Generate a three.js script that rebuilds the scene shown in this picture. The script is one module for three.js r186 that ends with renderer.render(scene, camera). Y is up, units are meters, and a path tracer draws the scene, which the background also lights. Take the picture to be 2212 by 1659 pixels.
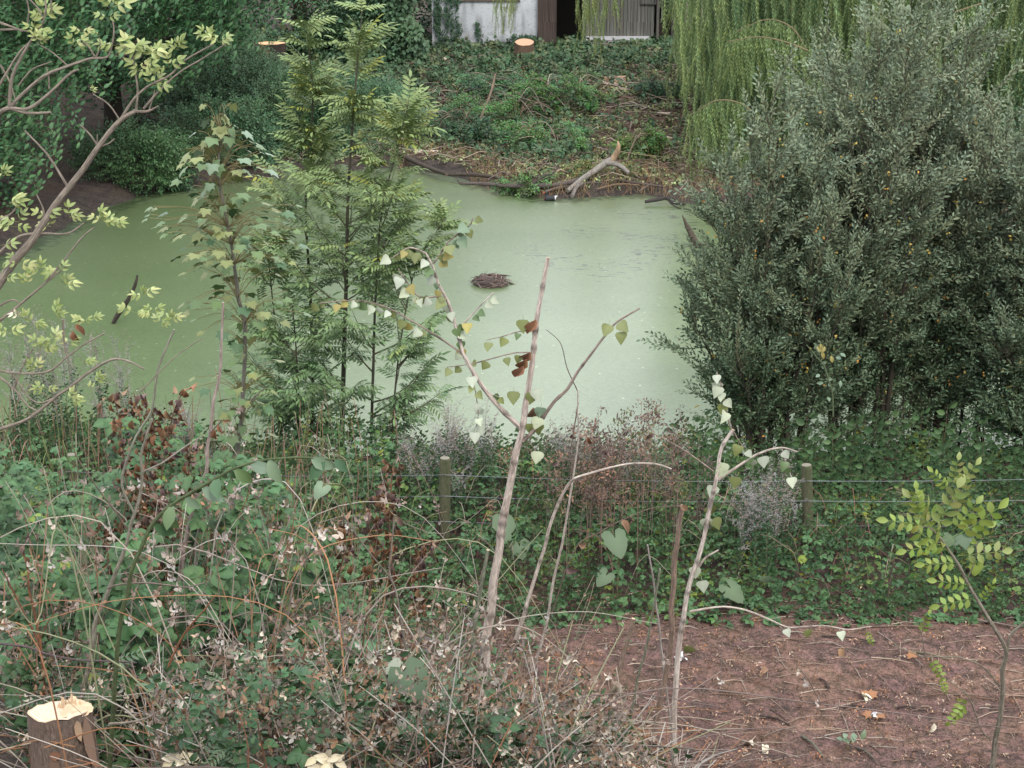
import * as THREE from 'three';
import { ImprovedNoise } from 'three/addons/math/ImprovedNoise.js';
import { MarchingCubes } from 'three/addons/objects/MarchingCubes.js';

// ------------------------------------------------------------------ camera, sky, sun, exposure
const scene = new THREE.Scene();
const PITCH = 18 * Math.PI / 180, EYE = 6.7, PW = 2212, PH = 1659, PF = 3039;
const camera = new THREE.PerspectiveCamera(2 * Math.atan(PH / 2 / PF) * 180 / Math.PI, 4 / 3, 0.1, 400);
camera.position.set(0, EYE, 0);
camera.rotation.set(-PITCH, 0, 0);
scene.add(camera);
{ // an even overcast sky, brighter overhead
  const w = 128, h = 64, a = new Float32Array(w * h * 4);
  for (let j = 0; j < h; j++) for (let i = 0; i < w; i++) {
    const el = Math.sin(((j + .5) / h - .5) * Math.PI), k = (j * w + i) * 4;
    const up = Math.max(0, el), L = 1.42 * (0.68 + 0.32 * up);
    const below = el < 0 ? 0.3 : 1;
    a[k] = L * .965 * below; a[k + 1] = L * 1.0 * below; a[k + 2] = L * 1.035 * below; a[k + 3] = 1;
  }
  const t = new THREE.DataTexture(a, w, h, THREE.RGBAFormat, THREE.FloatType);
  t.mapping = THREE.EquirectangularReflectionMapping; t.magFilter = THREE.LinearFilter; t.needsUpdate = true;
  scene.background = t; scene.environment = t;
}
const sun = new THREE.DirectionalLight(0xfff3e2, 1.3);
sun.position.set(14, 40, 12); sun.target.position.set(0, 0, -20);
sun.castShadow = true; sun.shadow.radius = 30;
Object.assign(sun.shadow.camera, { left: -40, right: 40, top: 45, bottom: -45, near: 1, far: 120 });
scene.add(sun, sun.target);
const EXPOSURE = 1.6;

// ------------------------------------------------------------------ helpers
const V = (x, y, z) => new THREE.Vector3(x, y, z);
let seed = 12345;
const reseed = s => { seed = s >>> 0; };
function R() { seed = (seed + 0x6D2B79F5) | 0; let t = Math.imul(seed ^ (seed >>> 15), 1 | seed); t = (t + Math.imul(t ^ (t >>> 7), 61 | t)) ^ t; return ((t ^ (t >>> 14)) >>> 0) / 4294967296; }
const rr = (a, b) => a + (b - a) * R(), pick = a => a[Math.floor(R() * a.length)], gauss = () => (R() + R() + R() - 1.5) / 0.75 * 0.5;
const clamp = (x, a = 0, b = 1) => Math.min(b, Math.max(a, x)), lerp = (a, b, t) => a + (b - a) * t;
const sstep = (a, b, x) => { const t = clamp((x - a) / (b - a)); return t * t * (3 - 2 * t); };
const noise = new ImprovedNoise();
const N2 = (x, y, z = 0.37) => noise.noise(x, y, z);
const fbm = (x, y) => N2(x, y) + .5 * N2(x * 2.1, y * 2.1, 3.1) + .25 * N2(x * 4.3, y * 4.3, 7.7);
const UP = V(0, 1, 0);
const jit = (c, a) => { const m = 1 + rr(-a, a), h = rr(-a, a) * .35; return [c[0] * m * (1 + h), c[1] * m, c[2] * m * (1 - h)]; };
const mixc = (a, b, t) => [0, 1, 2].map(i => lerp(a[i], b[i], t));
// a measured point of the photograph at a given distance in front of the lens plane
function dirOf(u, v) {
  const x = (u - PW / 2) / PF, w = (PH / 2 - v) / PF, c = Math.cos(PITCH), s = Math.sin(PITCH);
  return V(x, -s + w * c, -(c + w * s));
}
const at = (u, v, d) => { const r = dirOf(u, v); return V(0, EYE, 0).addScaledVector(r, d / -r.z); };
const rad = (px, d) => px / 2 * d / PF;

const names = new Map();
function numbered(n) { const k = names.get(n) || 0; names.set(n, k + 1); return k ? n + '_' + String(k).padStart(3, '0') : n; }
const origin = new Map();
function thing(name, label, category, pos, group) {
  const g = new THREE.Group(); g.name = numbered(name); g.position.copy(pos); scene.add(g); origin.set(g, pos.clone());
  g.userData = { label, category }; if (group) g.userData.group = group; return g;
}
function place(o, parent) { if (parent) { const q = origin.get(parent); if (q) o.position.sub(q); parent.add(o); } else scene.add(o); o.castShadow = o.receiveShadow = true; return o; }

// collects tubes, blades and boxes, then makes ONE mesh of them
class MB {
  constructor() { this.p = []; this.c = []; this.i = []; this.uv = []; this.n = 0; }
  v(x, y, z, c, u = 0, w = 0) { this.p.push(x, y, z); this.c.push(c[0], c[1], c[2]); this.uv.push(u, w); return this.n++; }
  tube(pts, r, sides = 6, col = [1, 1, 1], o = {}) { // r: list of radii or function of t
    const n = pts.length; let nx = null; const first = this.n; let run = 0;
    for (let k = 0; k < n; k++) {
      const t = pts[Math.min(k + 1, n - 1)].clone().sub(pts[Math.max(k - 1, 0)]).normalize();
      if (!nx) { nx = Math.abs(t.y) < .9 ? V(0, 1, 0) : V(1, 0, 0); }
      nx = nx.clone().addScaledVector(t, -nx.dot(t)).normalize();
      const bz = t.clone().cross(nx); if (k) run += pts[k].distanceTo(pts[k - 1]);
      const node = o.nodes && k > 1 && k < n - 2 && R() < o.nodes ? 1.22 : 1; const rk = node * (typeof r === 'function' ? r(k / (n - 1)) : Array.isArray(r) ? r[k] : r);
      for (let s = 0; s <= sides; s++) {
        const a = s / sides * Math.PI * 2, w = rk * (1 + (o.rough || 0) * N2(Math.cos(a) * 2 + k * .7, Math.sin(a) * 2, run * 3 + 5));
        const c = o.col2 ? mixc(col, o.col2, clamp(.5 + .9 * N2(Math.cos(a) * 1.3 + run * 4, Math.sin(a) * 1.3, run * 6 + (o.ph || 0)))) : node > 1 ? [...col] : col;
        if (node > 1) for (let z = 0; z < 3; z++) c[z] *= .45;
        const q = pts[k].clone().addScaledVector(nx, Math.cos(a) * w).addScaledVector(bz, Math.sin(a) * w);
        this.v(q.x, q.y, q.z, c, s / sides * 6.283 * rk, run);
      }
    }
    for (let k = 0; k < n - 1; k++) for (let s = 0; s < sides; s++) {
      const a = first + k * (sides + 1) + s, b = a + sides + 1; this.i.push(a, a + 1, b, a + 1, b + 1, b);
    }
    if (o.cap !== false) for (const k of [0, n - 1]) {
      const cc = o.capcol || col, m = this.v(pts[k].x, pts[k].y, pts[k].z, cc);
      const ring = []; for (let s = 0; s <= sides; s++) { const b = (first + k * (sides + 1) + s) * 3; ring.push(this.v(this.p[b], this.p[b + 1], this.p[b + 2], cc)); }
      for (let s = 0; s < sides; s++) k ? this.i.push(m, ring[s], ring[s + 1]) : this.i.push(m, ring[s + 1], ring[s]);
    }
    return this;
  }
  leaf(prof, pos, dir, nrm, len, wid, col, o = {}) {
    const y = dir, x = y.clone().cross(nrm).normalize(), z = x.clone().cross(y).normalize();
    const fold = o.fold ?? .25, droop = o.droop ?? .25, rib = o.rib || col, wave = o.wave || 0, twist = o.twist || 0;
    const rows = [];
    for (const [t, w] of prof) {
      const dz = -droop * t * t * len, dy = t * len * (1 - .25 * droop * t);
      const tw = twist * t, ct = Math.cos(tw), st = Math.sin(tw);
      const P = (s) => { let px = s * w * wid, pz = dz + Math.abs(s) * w * wid * fold + wave * wid * Math.sin(t * 9 + s * 2); const a = px * ct - (pz - dz) * st, b = px * st + (pz - dz) * ct + dz; return [pos.x + x.x * a + y.x * dy + z.x * b, pos.y + x.y * a + y.y * dy + z.y * b, pos.z + x.z * a + y.z * dy + z.z * b]; };
      const m = this.v(...P(0), rib); const tip = w < 1e-4;
      rows.push(tip ? [m, m, m] : [m, this.v(...P(-1), col), this.v(...P(1), col)]);
    }
    for (let k = 0; k < rows.length - 1; k++) {
      const [m, l, r] = rows[k], [M, L, Q] = rows[k + 1];
      const tri = (a, b, c) => { if (a !== b && b !== c && a !== c) this.i.push(a, b, c); };
      tri(m, M, L); tri(m, L, l); tri(m, r, Q); tri(m, Q, M);
    }
    return this;
  }
  fan(out, pos, dir, nrm, len, wid, col, o = {}) { // lobed leaf: half outline [along, across] from the stalk to the tip
    const y = dir, x = y.clone().cross(nrm).normalize(), z = x.clone().cross(y).normalize(), droop = o.droop ?? .3;
    const P = (a, b) => { const rr2 = a * a + b * b; return [pos.x + x.x * b * wid + y.x * a * len - z.x * droop * rr2 * len, pos.y + x.y * b * wid + y.y * a * len - z.y * droop * rr2 * len, pos.z + x.z * b * wid + y.z * a * len - z.z * droop * rr2 * len]; };
    const c = this.v(...P(.3, 0), o.rib || col), ring = [];
    for (const [a, b] of out) ring.push(this.v(...P(a, b), col));
    for (let k = out.length - 2; k >= 0; k--) ring.push(this.v(...P(out[k][0], -out[k][1]), col));
    ring.push(this.v(...P(.22, 0), col));
    for (let k = 0; k < ring.length; k++) this.i.push(c, ring[k], ring[(k + 1) % ring.length]);
    return this;
  }
  box(c, sx, sy, sz, col, rot) {
    const f = this.n, m = rot || new THREE.Matrix4();
    const F = [[0, 1, 3, 2], [4, 6, 7, 5], [0, 4, 5, 1], [2, 3, 7, 6], [0, 2, 6, 4], [1, 5, 7, 3]], K = [];
    for (const x of [-1, 1]) for (const y of [-1, 1]) for (const z of [-1, 1]) K.push(V(x * sx / 2, y * sy / 2, z * sz / 2).applyMatrix4(m).add(c));
    for (const q of F) { const b = q.map(k => this.v(K[k].x, K[k].y, K[k].z, col, K[k].x + K[k].z, K[k].y)); this.i.push(b[0], b[1], b[2], b[0], b[2], b[3]); }
    return this;
  }
  geo(off) {
    const g = new THREE.BufferGeometry(), p = new Float32Array(this.p);
    if (off) for (let k = 0; k < p.length; k += 3) { p[k] -= off.x; p[k + 1] -= off.y; p[k + 2] -= off.z; }
    g.setAttribute('position', new THREE.BufferAttribute(p, 3));
    g.setAttribute('color', new THREE.BufferAttribute(new Float32Array(this.c), 3));
    g.setAttribute('uv', new THREE.BufferAttribute(new Float32Array(this.uv), 2));
    g.setIndex(this.i); g.computeVertexNormals(); return g;
  }
  build(name, mat, parent, kind) {
    const m = new THREE.Mesh(this.geo(parent && origin.get(parent)), mat);
    m.name = parent ? name : numbered(name); if (kind) m.userData.kind = kind;
    (parent || scene).add(m); m.castShadow = m.receiveShadow = true; return m;
  }
}
const basis = (dir, nrm, pos, s) => { const y = dir.clone().normalize(); let x = y.clone().cross(nrm); if (x.lengthSq() < 1e-6) x = V(1, 0, 0).cross(y); x.normalize(); const z = x.clone().cross(y); return new THREE.Matrix4().makeBasis(x.multiplyScalar(s), y.multiplyScalar(s), z.multiplyScalar(s)).setPosition(pos); };
class Inst { // many copies of a sprig: masses of leaves that nobody could count
  constructor(geo, mat) { this.g = geo; this.m = mat; this.M = []; this.C = []; }
  add(pos, dir, nrm, s, col) { this.M.push(basis(dir, nrm, pos, s)); this.C.push(col); return this; }
  build(name, parent, label, category) {
    const o = new THREE.InstancedMesh(this.g, this.m, this.M.length), c = new THREE.Color();
    this.M.forEach((m, k) => { o.setMatrixAt(k, m); o.setColorAt(k, c.setRGB(...this.C[k])); });
    o.name = parent ? name : numbered(name); o.userData.kind = 'stuff'; if (label) { o.userData.label = label; o.userData.category = category; }
    return place(o, parent);
  }
}
const rdir = (up = 0, side = 1) => V(gauss() * side, up + gauss() * .5, gauss() * side).normalize();
const sphereDir = () => { const z = rr(-1, 1), a = rr(0, 6.283), s = Math.sqrt(1 - z * z); return V(s * Math.cos(a), z, s * Math.sin(a)); };
function smooth(pts, n = 4) { if (pts.length < 3) return pts; return new THREE.CatmullRomCurve3(pts, false, 'centripetal').getPoints((pts.length - 1) * n); }

// tileable value noise for textures
function tileNoise(size, cells, s) {
  reseed(s); const g = new Float32Array(cells * cells).map(() => R()), o = new Float32Array(size * size);
  for (let j = 0; j < size; j++) for (let i = 0; i < size; i++) {
    const x = i / size * cells, y = j / size * cells, x0 = Math.floor(x), y0 = Math.floor(y), fx = x - x0, fy = y - y0, a = fx * fx * (3 - 2 * fx), b = fy * fy * (3 - 2 * fy);
    const G = (p, q) => g[((q + cells) % cells) * cells + (p + cells) % cells];
    o[j * size + i] = lerp(lerp(G(x0, y0), G(x0 + 1, y0), a), lerp(G(x0, y0 + 1), G(x0 + 1, y0 + 1), a), b);
  }
  return o;
}
function tex(w, h, f, srgb, rep) {
  const a = new Uint8Array(w * h * 4);
  for (let j = 0; j < h; j++) for (let i = 0; i < w; i++) { const c = f(i, j); const k = (j * w + i) * 4; a[k] = clamp(c[0]) * 255; a[k + 1] = clamp(c[1]) * 255; a[k + 2] = clamp(c[2]) * 255; a[k + 3] = 255; }
  const t = new THREE.DataTexture(a, w, h); t.wrapS = t.wrapT = THREE.RepeatWrapping; t.magFilter = THREE.LinearFilter; if (srgb) t.colorSpace = THREE.SRGBColorSpace; if (rep) t.repeat.set(rep, rep); t.needsUpdate = true; return t;
}
const n8 = tileNoise(512, 8, 1), n32 = tileNoise(512, 32, 2), n96 = tileNoise(512, 96, 3), n200 = tileNoise(512, 256, 4);
const soilTex = tex(512, 512, (i, j) => { const k = j * 512 + i; let v = .36 + .24 * n8[k] + .3 * n32[k] + .3 * n96[k] + .35 * (n200[k] - .5); const chip = n200[k] > .9 ? .25 : n200[(k * 7 + 331) % 262144] < .06 ? -.2 : 0; v = v + chip; return [v, v * (1 - .06 * n32[k]), v * (1 - .1 * n8[k])]; }, true, .55);
const soilBump = tex(512, 512, (i, j) => { const k = j * 512 + i, v = .4 * n32[k] + .35 * n96[k] + .25 * n200[k]; return [v, v, v]; }, false, .55);
const barkBump = tex(256, 256, (i, j) => { const a = n96[(j >> 1) * 512 + i * 2 % 512], b = n32[(j) * 512 + (i * 2) % 512], v = .6 * a + .4 * b; return [v, v, v]; }, false);
barkBump.repeat.set(9, 3);
const barkTint = tex(512, 512, (i, j) => { const k = (((j >> 2) & 511) * 512) + i, q = j * 512 + i; const v = .68 + .26 * n96[k] + .12 * n32[q] + .15 * (n200[q] - .5); return [v, v * .985, v * .97]; }, true);
barkTint.repeat.set(4, 1.6);

const std = (o) => new THREE.MeshStandardMaterial({ vertexColors: true, side: THREE.DoubleSide, roughness: .9, ...o });
const M = {
  leaf: std({ roughness: .6 }), dull: std({ roughness: .75 }), dry: std({ roughness: .9 }), bark: std({ roughness: .92, map: barkTint, bumpMap: barkBump, bumpScale: .004 }),
  twig: std({ roughness: .85 }), wood: std({ roughness: .8 }), soil: std({ map: soilTex, bumpMap: soilBump, bumpScale: .03, roughness: .97 }),
};
for (const k in M) M[k].name = k;
const PR = {
  oval: [[0, 0], [.12, .22], [.35, .46], [.6, .46], [.82, .26], [1, 0]], ovlo: [[0, 0], [.42, .5], [1, 0]], mid: [[0, 0], [.25, .4], [.62, .42], [1, 0]],
  heart: [[0, .012], [.27, .014], [.25, .3], [.35, .48], [.52, .46], [.74, .26], [1, 0]], lance: [[0, 0], [.35, .5], [.7, .34], [1, 0]],
  dock: [[0, .04], [.03, .3], [.22, .47], [.45, .5], [.68, .42], [.88, .2], [1, 0]],
  saw: [[0, 0], [.1, .25], [.18, .3], [.22, .4], [.36, .44], [.4, .5], [.55, .46], [.58, .48], [.72, .32], [.76, .32], [.9, .12], [1, 0]],
};
const SYC = [[.16, .1], [.1, .3], [.2, .5], [.34, .38], [.46, .42], [.66, .52], [.62, .28], [.72, .2], [1, 0]];

// ------------------------------------------------------------------ ground
const POND = [[-15, 19.2], [-12.6, 23], [-11.2, 27], [-10.6, 32], [-10.4, 34.6], [-9.2, 37.6], [-7.4, 39], [-5, 40.4], [-3.4, 41.2], [-2, 40], [-.6, 38], [.9, 36.1], [2, 36.4], [3.4, 37], [4.6, 35.6], [7, 34.5], [10, 32.5], [12.5, 28], [13, 22], [11, 18.6], [6, 17.4], [1, 17], [-3, 17.3], [-7, 18], [-11, 18.4]];
function pondSD(x, d) {
  let best = 1e9, inside = false;
  for (let i = 0, j = POND.length - 1; i < POND.length; j = i++) {
    const [ax, ay] = POND[j], [bx, by] = POND[i], vx = bx - ax, vy = by - ay, t = clamp(((x - ax) * vx + (d - ay) * vy) / (vx * vx + vy * vy));
    best = Math.min(best, Math.hypot(x - ax - vx * t, d - ay - vy * t));
    if ((ay > d) !== (by > d) && x < (bx - ax) * (d - ay) / (by - ay) + ax) inside = !inside;
  }
  return (inside ? -best : best) + .35 * N2(x * .7, d * .7) + .12 * N2(x * 2.3, d * 2.3);
}
const pl = (T, x) => { if (x <= T[0][0]) return T[0][1]; for (let i = 1; i < T.length; i++) if (x <= T[i][0]) return lerp(T[i - 1][1], T[i][1], (x - T[i - 1][0]) / (T[i][0] - T[i - 1][0])); return T[T.length - 1][1]; };
const SLOPE = [[-6, 5.15], [2.2, 5.1], [3, 4.66], [8.3, .85], [9, .56], [10, .5], [30, .5]], SLOPEL = [[-6, 5.15], [2.2, 5.1], [3.2, 4.6], [5.3, 2.98], [7, 2.45], [9, 1.5], [11, .62], [12, .5], [30, .5]];
function height(x, d) {
  const sd = pondSD(x, d); if (sd < 0) return Math.max(-.7, sd * .5);
  const L = sstep(-.09 * d, -.2 * d, x), near0 = lerp(pl(SLOPE, d - .35 * sstep(1, 3, x) * 0), pl(SLOPEL, d), L);
  const near = Math.min(near0, -.02 + sd * .5 + (d < 14 ? 9 : 0));
  const far = sd < .5 ? sd * .5 : .25 + 2.15 * sstep(.2, 14, sd) + Math.max(0, sd - 12) * .02;
  const y = lerp(near, far, sstep(17.5, 22, d));
  const rough = .05 + .1 * sstep(20, 30, d);
  return y + rough * fbm(x * .9, d * .9) * sstep(0, .6, sd) * (d > 9 && d < 12.4 && x > -1 ? .35 : 1);
}
const gnd = (x, d) => V(x, height(x, d), -d);
function onGround(u, v) { const r = dirOf(u, v); let t = 3; for (; t < 90; t += .15) { const p = V(0, EYE, 0).addScaledVector(r, t); if (p.y <= height(p.x, -p.z)) { return p; } } return V(0, EYE, 0).addScaledVector(r, 60); }
function axis(T) { const o = []; for (let k = 0; k < T.length - 1; k++) { const [a, s] = T[k], b = T[k + 1][0]; for (let x = a; x < b - 1e-6; x += s) o.push(x); } o.push(T[T.length - 1][0]); return o; }
function sheet(xs, ds, f, col, mat, name) {
  const m = new MB(), w = xs.length;
  for (const d of ds) for (const x of xs) m.v(x, f(x, d), -d, col(x, d), x, d);
  for (let j = 0; j < ds.length - 1; j++) for (let i = 0; i < w - 1; i++) { const a = j * w + i; m.i.push(a, a + 1, a + w, a + 1, a + w + 1, a + w); }
  const o = m.build(name, mat); o.userData.kind = 'structure'; return o;
}
const SOIL = [.13, .088, .072], DARK = [.075, .06, .048], MUD = [.07, .058, .052], REDS = [.2, .125, .1];
function groundCol(x, d) {
  const sd = pondSD(x, d), n = .5 + .6 * N2(x * .5, d * .5); let c = mixc(DARK, SOIL, clamp(n));
  if (d > 30) { c = mixc(c, REDS, .8 * sstep(-.5, 2.5, x + 1.2 * N2(x * .6, d * .6)) * sstep(52, 46, d)); }
  c = mixc(MUD, c, sstep(.1, 1.6, sd)); return c;
}
sheet(axis([[-70, 3], [-22, .8], [-14, .3], [14, .8], [22, 3], [70]]), axis([[-8, .5], [3, .2], [18, .35], [60, 1.5], [130]]), height, groundCol, M.soil, 'ground');
let pathY;
{ // the trodden earth path below the embankment
  const e = (x, d) => { const wob = .35 * N2(x * .55, 3) + .15 * N2(x * 1.9, 8); return Math.min(sstep(8.5, 9.3, d + .2 * N2(x * .9, 1)), sstep(12.35 + wob, 11.85 + wob, d), sstep(-5.5, -4.4, x)); };
  pathY = (x, d) => Math.max(height(x, d), height(x, d) - .06 + .085 * e(x, d) + .022 * fbm(x * 2.4, d * 2.4));
  sheet(axis([[-6, .12], [12]]), axis([[8.3, .09], [13]]), (x, d) => height(x, d) - .06 + .085 * e(x, d) + .022 * fbm(x * 2.4, d * 2.4), (x, d) => mixc([.15, .09, .078], [.255, .162, .136], clamp(.45 + .6 * fbm(x * .8, d * 1.4))), M.soil, 'path');
}
{ // the pond: still water closed over by duckweed
  const S = 2048, ext = 52; // metres across
  const streaks = [[[1200, 580], [1300, 582], [1390, 566], [1490, 530]], [[1370, 462], [1440, 470], [1500, 486]], [[1150, 548], [1230, 562], [1310, 590]], [[1400, 545], [1500, 540]], [[1250, 500], [1330, 505], [1480, 512]]].map(L => L.map(([u, v]) => { const r = dirOf(u, v), t = EYE / -r.y; return [r.x * t, -r.z * t]; }));
  const segd = (x, d) => { let b = 9; for (const L of streaks) for (let k = 1; k < L.length; k++) { const [ax, ay] = L[k - 1], [bx, by] = L[k], vx = bx - ax, vy = by - ay, t = clamp(((x - ax) * vx + (d - ay) * vy) / (vx * vx + vy * vy)); b = Math.min(b, Math.hypot(x - ax - vx * t, (d - ay - vy * t) * .7)); } return b; };
  const f = (i, j) => {
    const x = i / S * ext - ext / 2, d = 10 + j / S * ext, k1 = ((j * 7) & 511) * 512 + ((i * 3) & 511), k2 = ((j * 5 + 91) & 511) * 512 + ((i * 5) & 511);
    const swirl = .5 + .5 * fbm(x * .16 + .5 * N2(x * .2, d * .2), d * .35), sp = n200[k2];
    let c = mixc([.36, .435, .285], [.43, .495, .355], clamp(swirl)); c = c.map(v => v * (.89 + .2 * sp + .09 * (n96[k1] - .5)));
    if (d > 15 && x > -2 && d < 40) {
      const sdst = segd(x, d), band = sstep(1.0, .05, sdst), wide = .25 * sstep(2.5, .3, sdst);
      const n = N2(x * 3.2, d * 9, 2.2) + .7 * N2(x * 9, d * 20, 5); if (band > 0 && n > .95 - .55 * band) c = c.map((v, q) => v * [.42, .42, .46][q]);
      else if (wide && N2(x * 9, d * 26, 9) > .52) c = c.map(v => v * .66);
    }
    const b = n200[((j * 3 + 13) & 511) * 512 + ((i * 7 + 77) & 511)]; if (b > .965 && n96[k2] > .6) c = [.3, .34, .22];
    if (b < .006 && n96[k2] > .6) c = [.85, .9, .85];
    const near = sstep(1.1, .1, Math.abs(pondSDcoarse(x, d))); if (near > .3 && N2(x * 5, d * 8, 1) > .75 - near) c = c.map((v, q) => v * [.62, .66, .62][q]);
    return c;
  };
  const PS = 130, pg = new Float32Array(PS * PS); for (let j = 0; j < PS; j++) for (let i = 0; i < PS; i++) pg[j * PS + i] = pondSD(i / (PS - 1) * ext - ext / 2, 10 + j / (PS - 1) * ext);
  function pondSDcoarse(x, d) { const i = clamp((x + ext / 2) / ext * (PS - 1), 0, PS - 2), j = clamp((d - 10) / ext * (PS - 1), 0, PS - 2), a = Math.floor(i), b = Math.floor(j); return lerp(lerp(pg[b * PS + a], pg[b * PS + a + 1], i - a), lerp(pg[(b + 1) * PS + a], pg[(b + 1) * PS + a + 1], i - a), j - b); }
  const map = tex(S, S, f, true);
  const bump = tex(512, 512, (i, j) => { const k = j * 512 + i, v = .6 * n200[k] + .4 * n96[k]; return [v, v, v]; }, false, 26);
  const mat = new THREE.MeshPhysicalMaterial({ map, roughness: .36, bumpMap: bump, bumpScale: .003, ior: 1.5, clearcoat: .9, clearcoatRoughness: .26 }); mat.name = 'duckweed';
  const g = new THREE.PlaneGeometry(ext, ext, 1, 1); g.rotateX(-Math.PI / 2);
  const uv = g.attributes.uv, p = g.attributes.position; for (let k = 0; k < 4; k++) uv.setXY(k, (p.getX(k) + ext / 2) / ext, (-p.getZ(k) + ext / 2) / ext);
  const o = new THREE.Mesh(g, mat); o.position.set(0, 0, -(10 + ext / 2)); o.name = 'water'; o.userData.kind = 'structure'; o.receiveShadow = true; scene.add(o);
}
// ------------------------------------------------------------------ buildings on the far bank
const wallTex = tex(512, 512, (i, j) => { const k = j * 512 + i, s = n32[(((j >> 3) & 511) * 512) + i], low = sstep(.35, .0, j / 512); let v = .86 + .08 * (n8[k] - .5) - .13 * sstep(.55, .95, s) - .1 * (n96[k] > .8 ? 1 : 0) - .18 * low * n32[k]; return [v * .965, v * .985, v]; }, true);
wallTex.repeat.set(.2, .32); wallTex.offset.y = .2;
const boardTex = tex(256, 256, (i, j) => { const k = ((j >> 4) * 512) + i * 2, v = .62 + .3 * (n96[k] - .5) + .25 * (n32[k] - .5) + .1 * (n200[j * 512 + i] - .5); return [v, v * .99, v * .97]; }, true);
boardTex.repeat.set(2.1, .6);
M.wall = std({ map: wallTex, roughness: .9 }); M.board = std({ map: boardTex, roughness: .88 }); M.metal = std({ roughness: .5, metalness: .6 }); M.plain = std({ roughness: .9 });
for (const k of ['wall', 'board', 'metal', 'plain']) M[k].name = k;
const BD = 54, BY = 2.42;
{
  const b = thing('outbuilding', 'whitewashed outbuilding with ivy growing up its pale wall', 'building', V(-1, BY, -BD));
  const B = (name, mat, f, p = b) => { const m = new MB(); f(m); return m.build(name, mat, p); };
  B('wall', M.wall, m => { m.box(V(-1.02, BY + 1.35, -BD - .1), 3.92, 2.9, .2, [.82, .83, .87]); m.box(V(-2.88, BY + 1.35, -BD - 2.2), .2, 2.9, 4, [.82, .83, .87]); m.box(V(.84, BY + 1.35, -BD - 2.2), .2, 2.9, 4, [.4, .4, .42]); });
  B('rail', M.board, m => m.box(V(-1.0, BY + 1.68, -BD + .03), 2.6, .06, .06, [.3, .24, .2]));
  B('roof', M.plain, m => m.box(V(-1.02, BY + 3.25, -BD - 2), 4.6, .12, 5, [.12, .1, .09], new THREE.Matrix4().makeRotationX(-.22)));
  const dr = B('door', M.board, m => m.box(V(1.3, BY + 1.1, -BD + .1), .7, 2.3, .05, [.16, .115, .105], new THREE.Matrix4().makeRotationY(.28)));
  B('brace', M.board, m => m.box(V(1.3, BY + 1.1, -BD + .165), .06, 1.9, .04, [.05, .035, .035], new THREE.Matrix4().makeRotationY(.28).multiply(new THREE.Matrix4().makeRotationZ(.28))), dr);
  const s = thing('timber_shed', 'weathered shed of upright grey boards with a dark open doorway', 'shed', V(3.6, BY, -BD));
  B('wall', M.plain, m => { m.box(V(3.7, BY + 1.4, -BD - 3.4), 4.4, 3, .12, [.05, .045, .04]); m.box(V(6.0, BY + 1.4, -BD - 1.7), .12, 3, 3.4, [.05, .045, .04]); m.box(V(1.62, BY + 1.4, -BD - 1.8), .1, 3, 3.2, [.05, .045, .04]); }, s);
  B('roof', M.plain, m => m.box(V(3.8, BY + 3.0, -BD - 1.6), 5.2, .1, 4.2, [.09, .08, .075], new THREE.Matrix4().makeRotationX(-.12)), s);
  B('plinth', M.plain, m => { m.box(V(3.85, BY + .06, -BD + .12), 2.5, .34, .3, [.4, .42, .45]); }, s);
  B('sill', M.plain, m => { m.box(V(3.95, BY + .33, -BD + .1), 2.4, .14, .16, [.5, .5, .54]); m.box(V(3.95, BY + .24, -BD + .1), 2.42, .03, .2, [.16, .09, .08]); }, s);
  reseed(77);
  for (let k = 0; k < 21; k++) B('board', M.board, m => m.box(V(2.69 + k * .127, BY + 1.5 + rr(-.01, .01), -BD + rr(-.012, .012)), .113, 2.2, .025, jit([.33, .335, .32], .18)), s);
  B('post', M.board, m => m.box(V(5.42, BY + 1.3, -BD + .03), .1, 2.9, .1, [.26, .25, .24]), s);
  B('panel', M.board, m => m.box(V(5.72, BY + .45, -BD - .4), .5, 1.0, .06, [.06, .045, .042]), s);
  const wn = B('window', M.board, m => { for (const q of [-1, 1]) { m.box(V(5.05 + q * .27, BY + 1.85, -BD + .05), .05, .6, .05, [.2, .2, .2]); m.box(V(5.05, BY + 1.85 + q * .28, -BD + .05), .49, .05, .045, [.2, .2, .2]); } }, s);
  const gl = new MB(); gl.box(V(5.05, BY + 1.85, -BD + .03), .5, .52, .01, [.02, .025, .04]); gl.build('pane', std({ roughness: .12 }), wn);
  const pk = thing('plank_step', 'brown plank step lying before the dark gap beside the shed', 'step', V(5.7, 2.3, -52.6));
  B('plank', M.board, m => m.box(V(5.9, 2.42, -52.4), 1.3, .07, .3, [.16, .12, .11]), pk); B('plank', M.board, m => m.box(V(6.0, 2.5, -52.75), 1.2, .06, .28, [.2, .16, .14]), pk);
}
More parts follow.
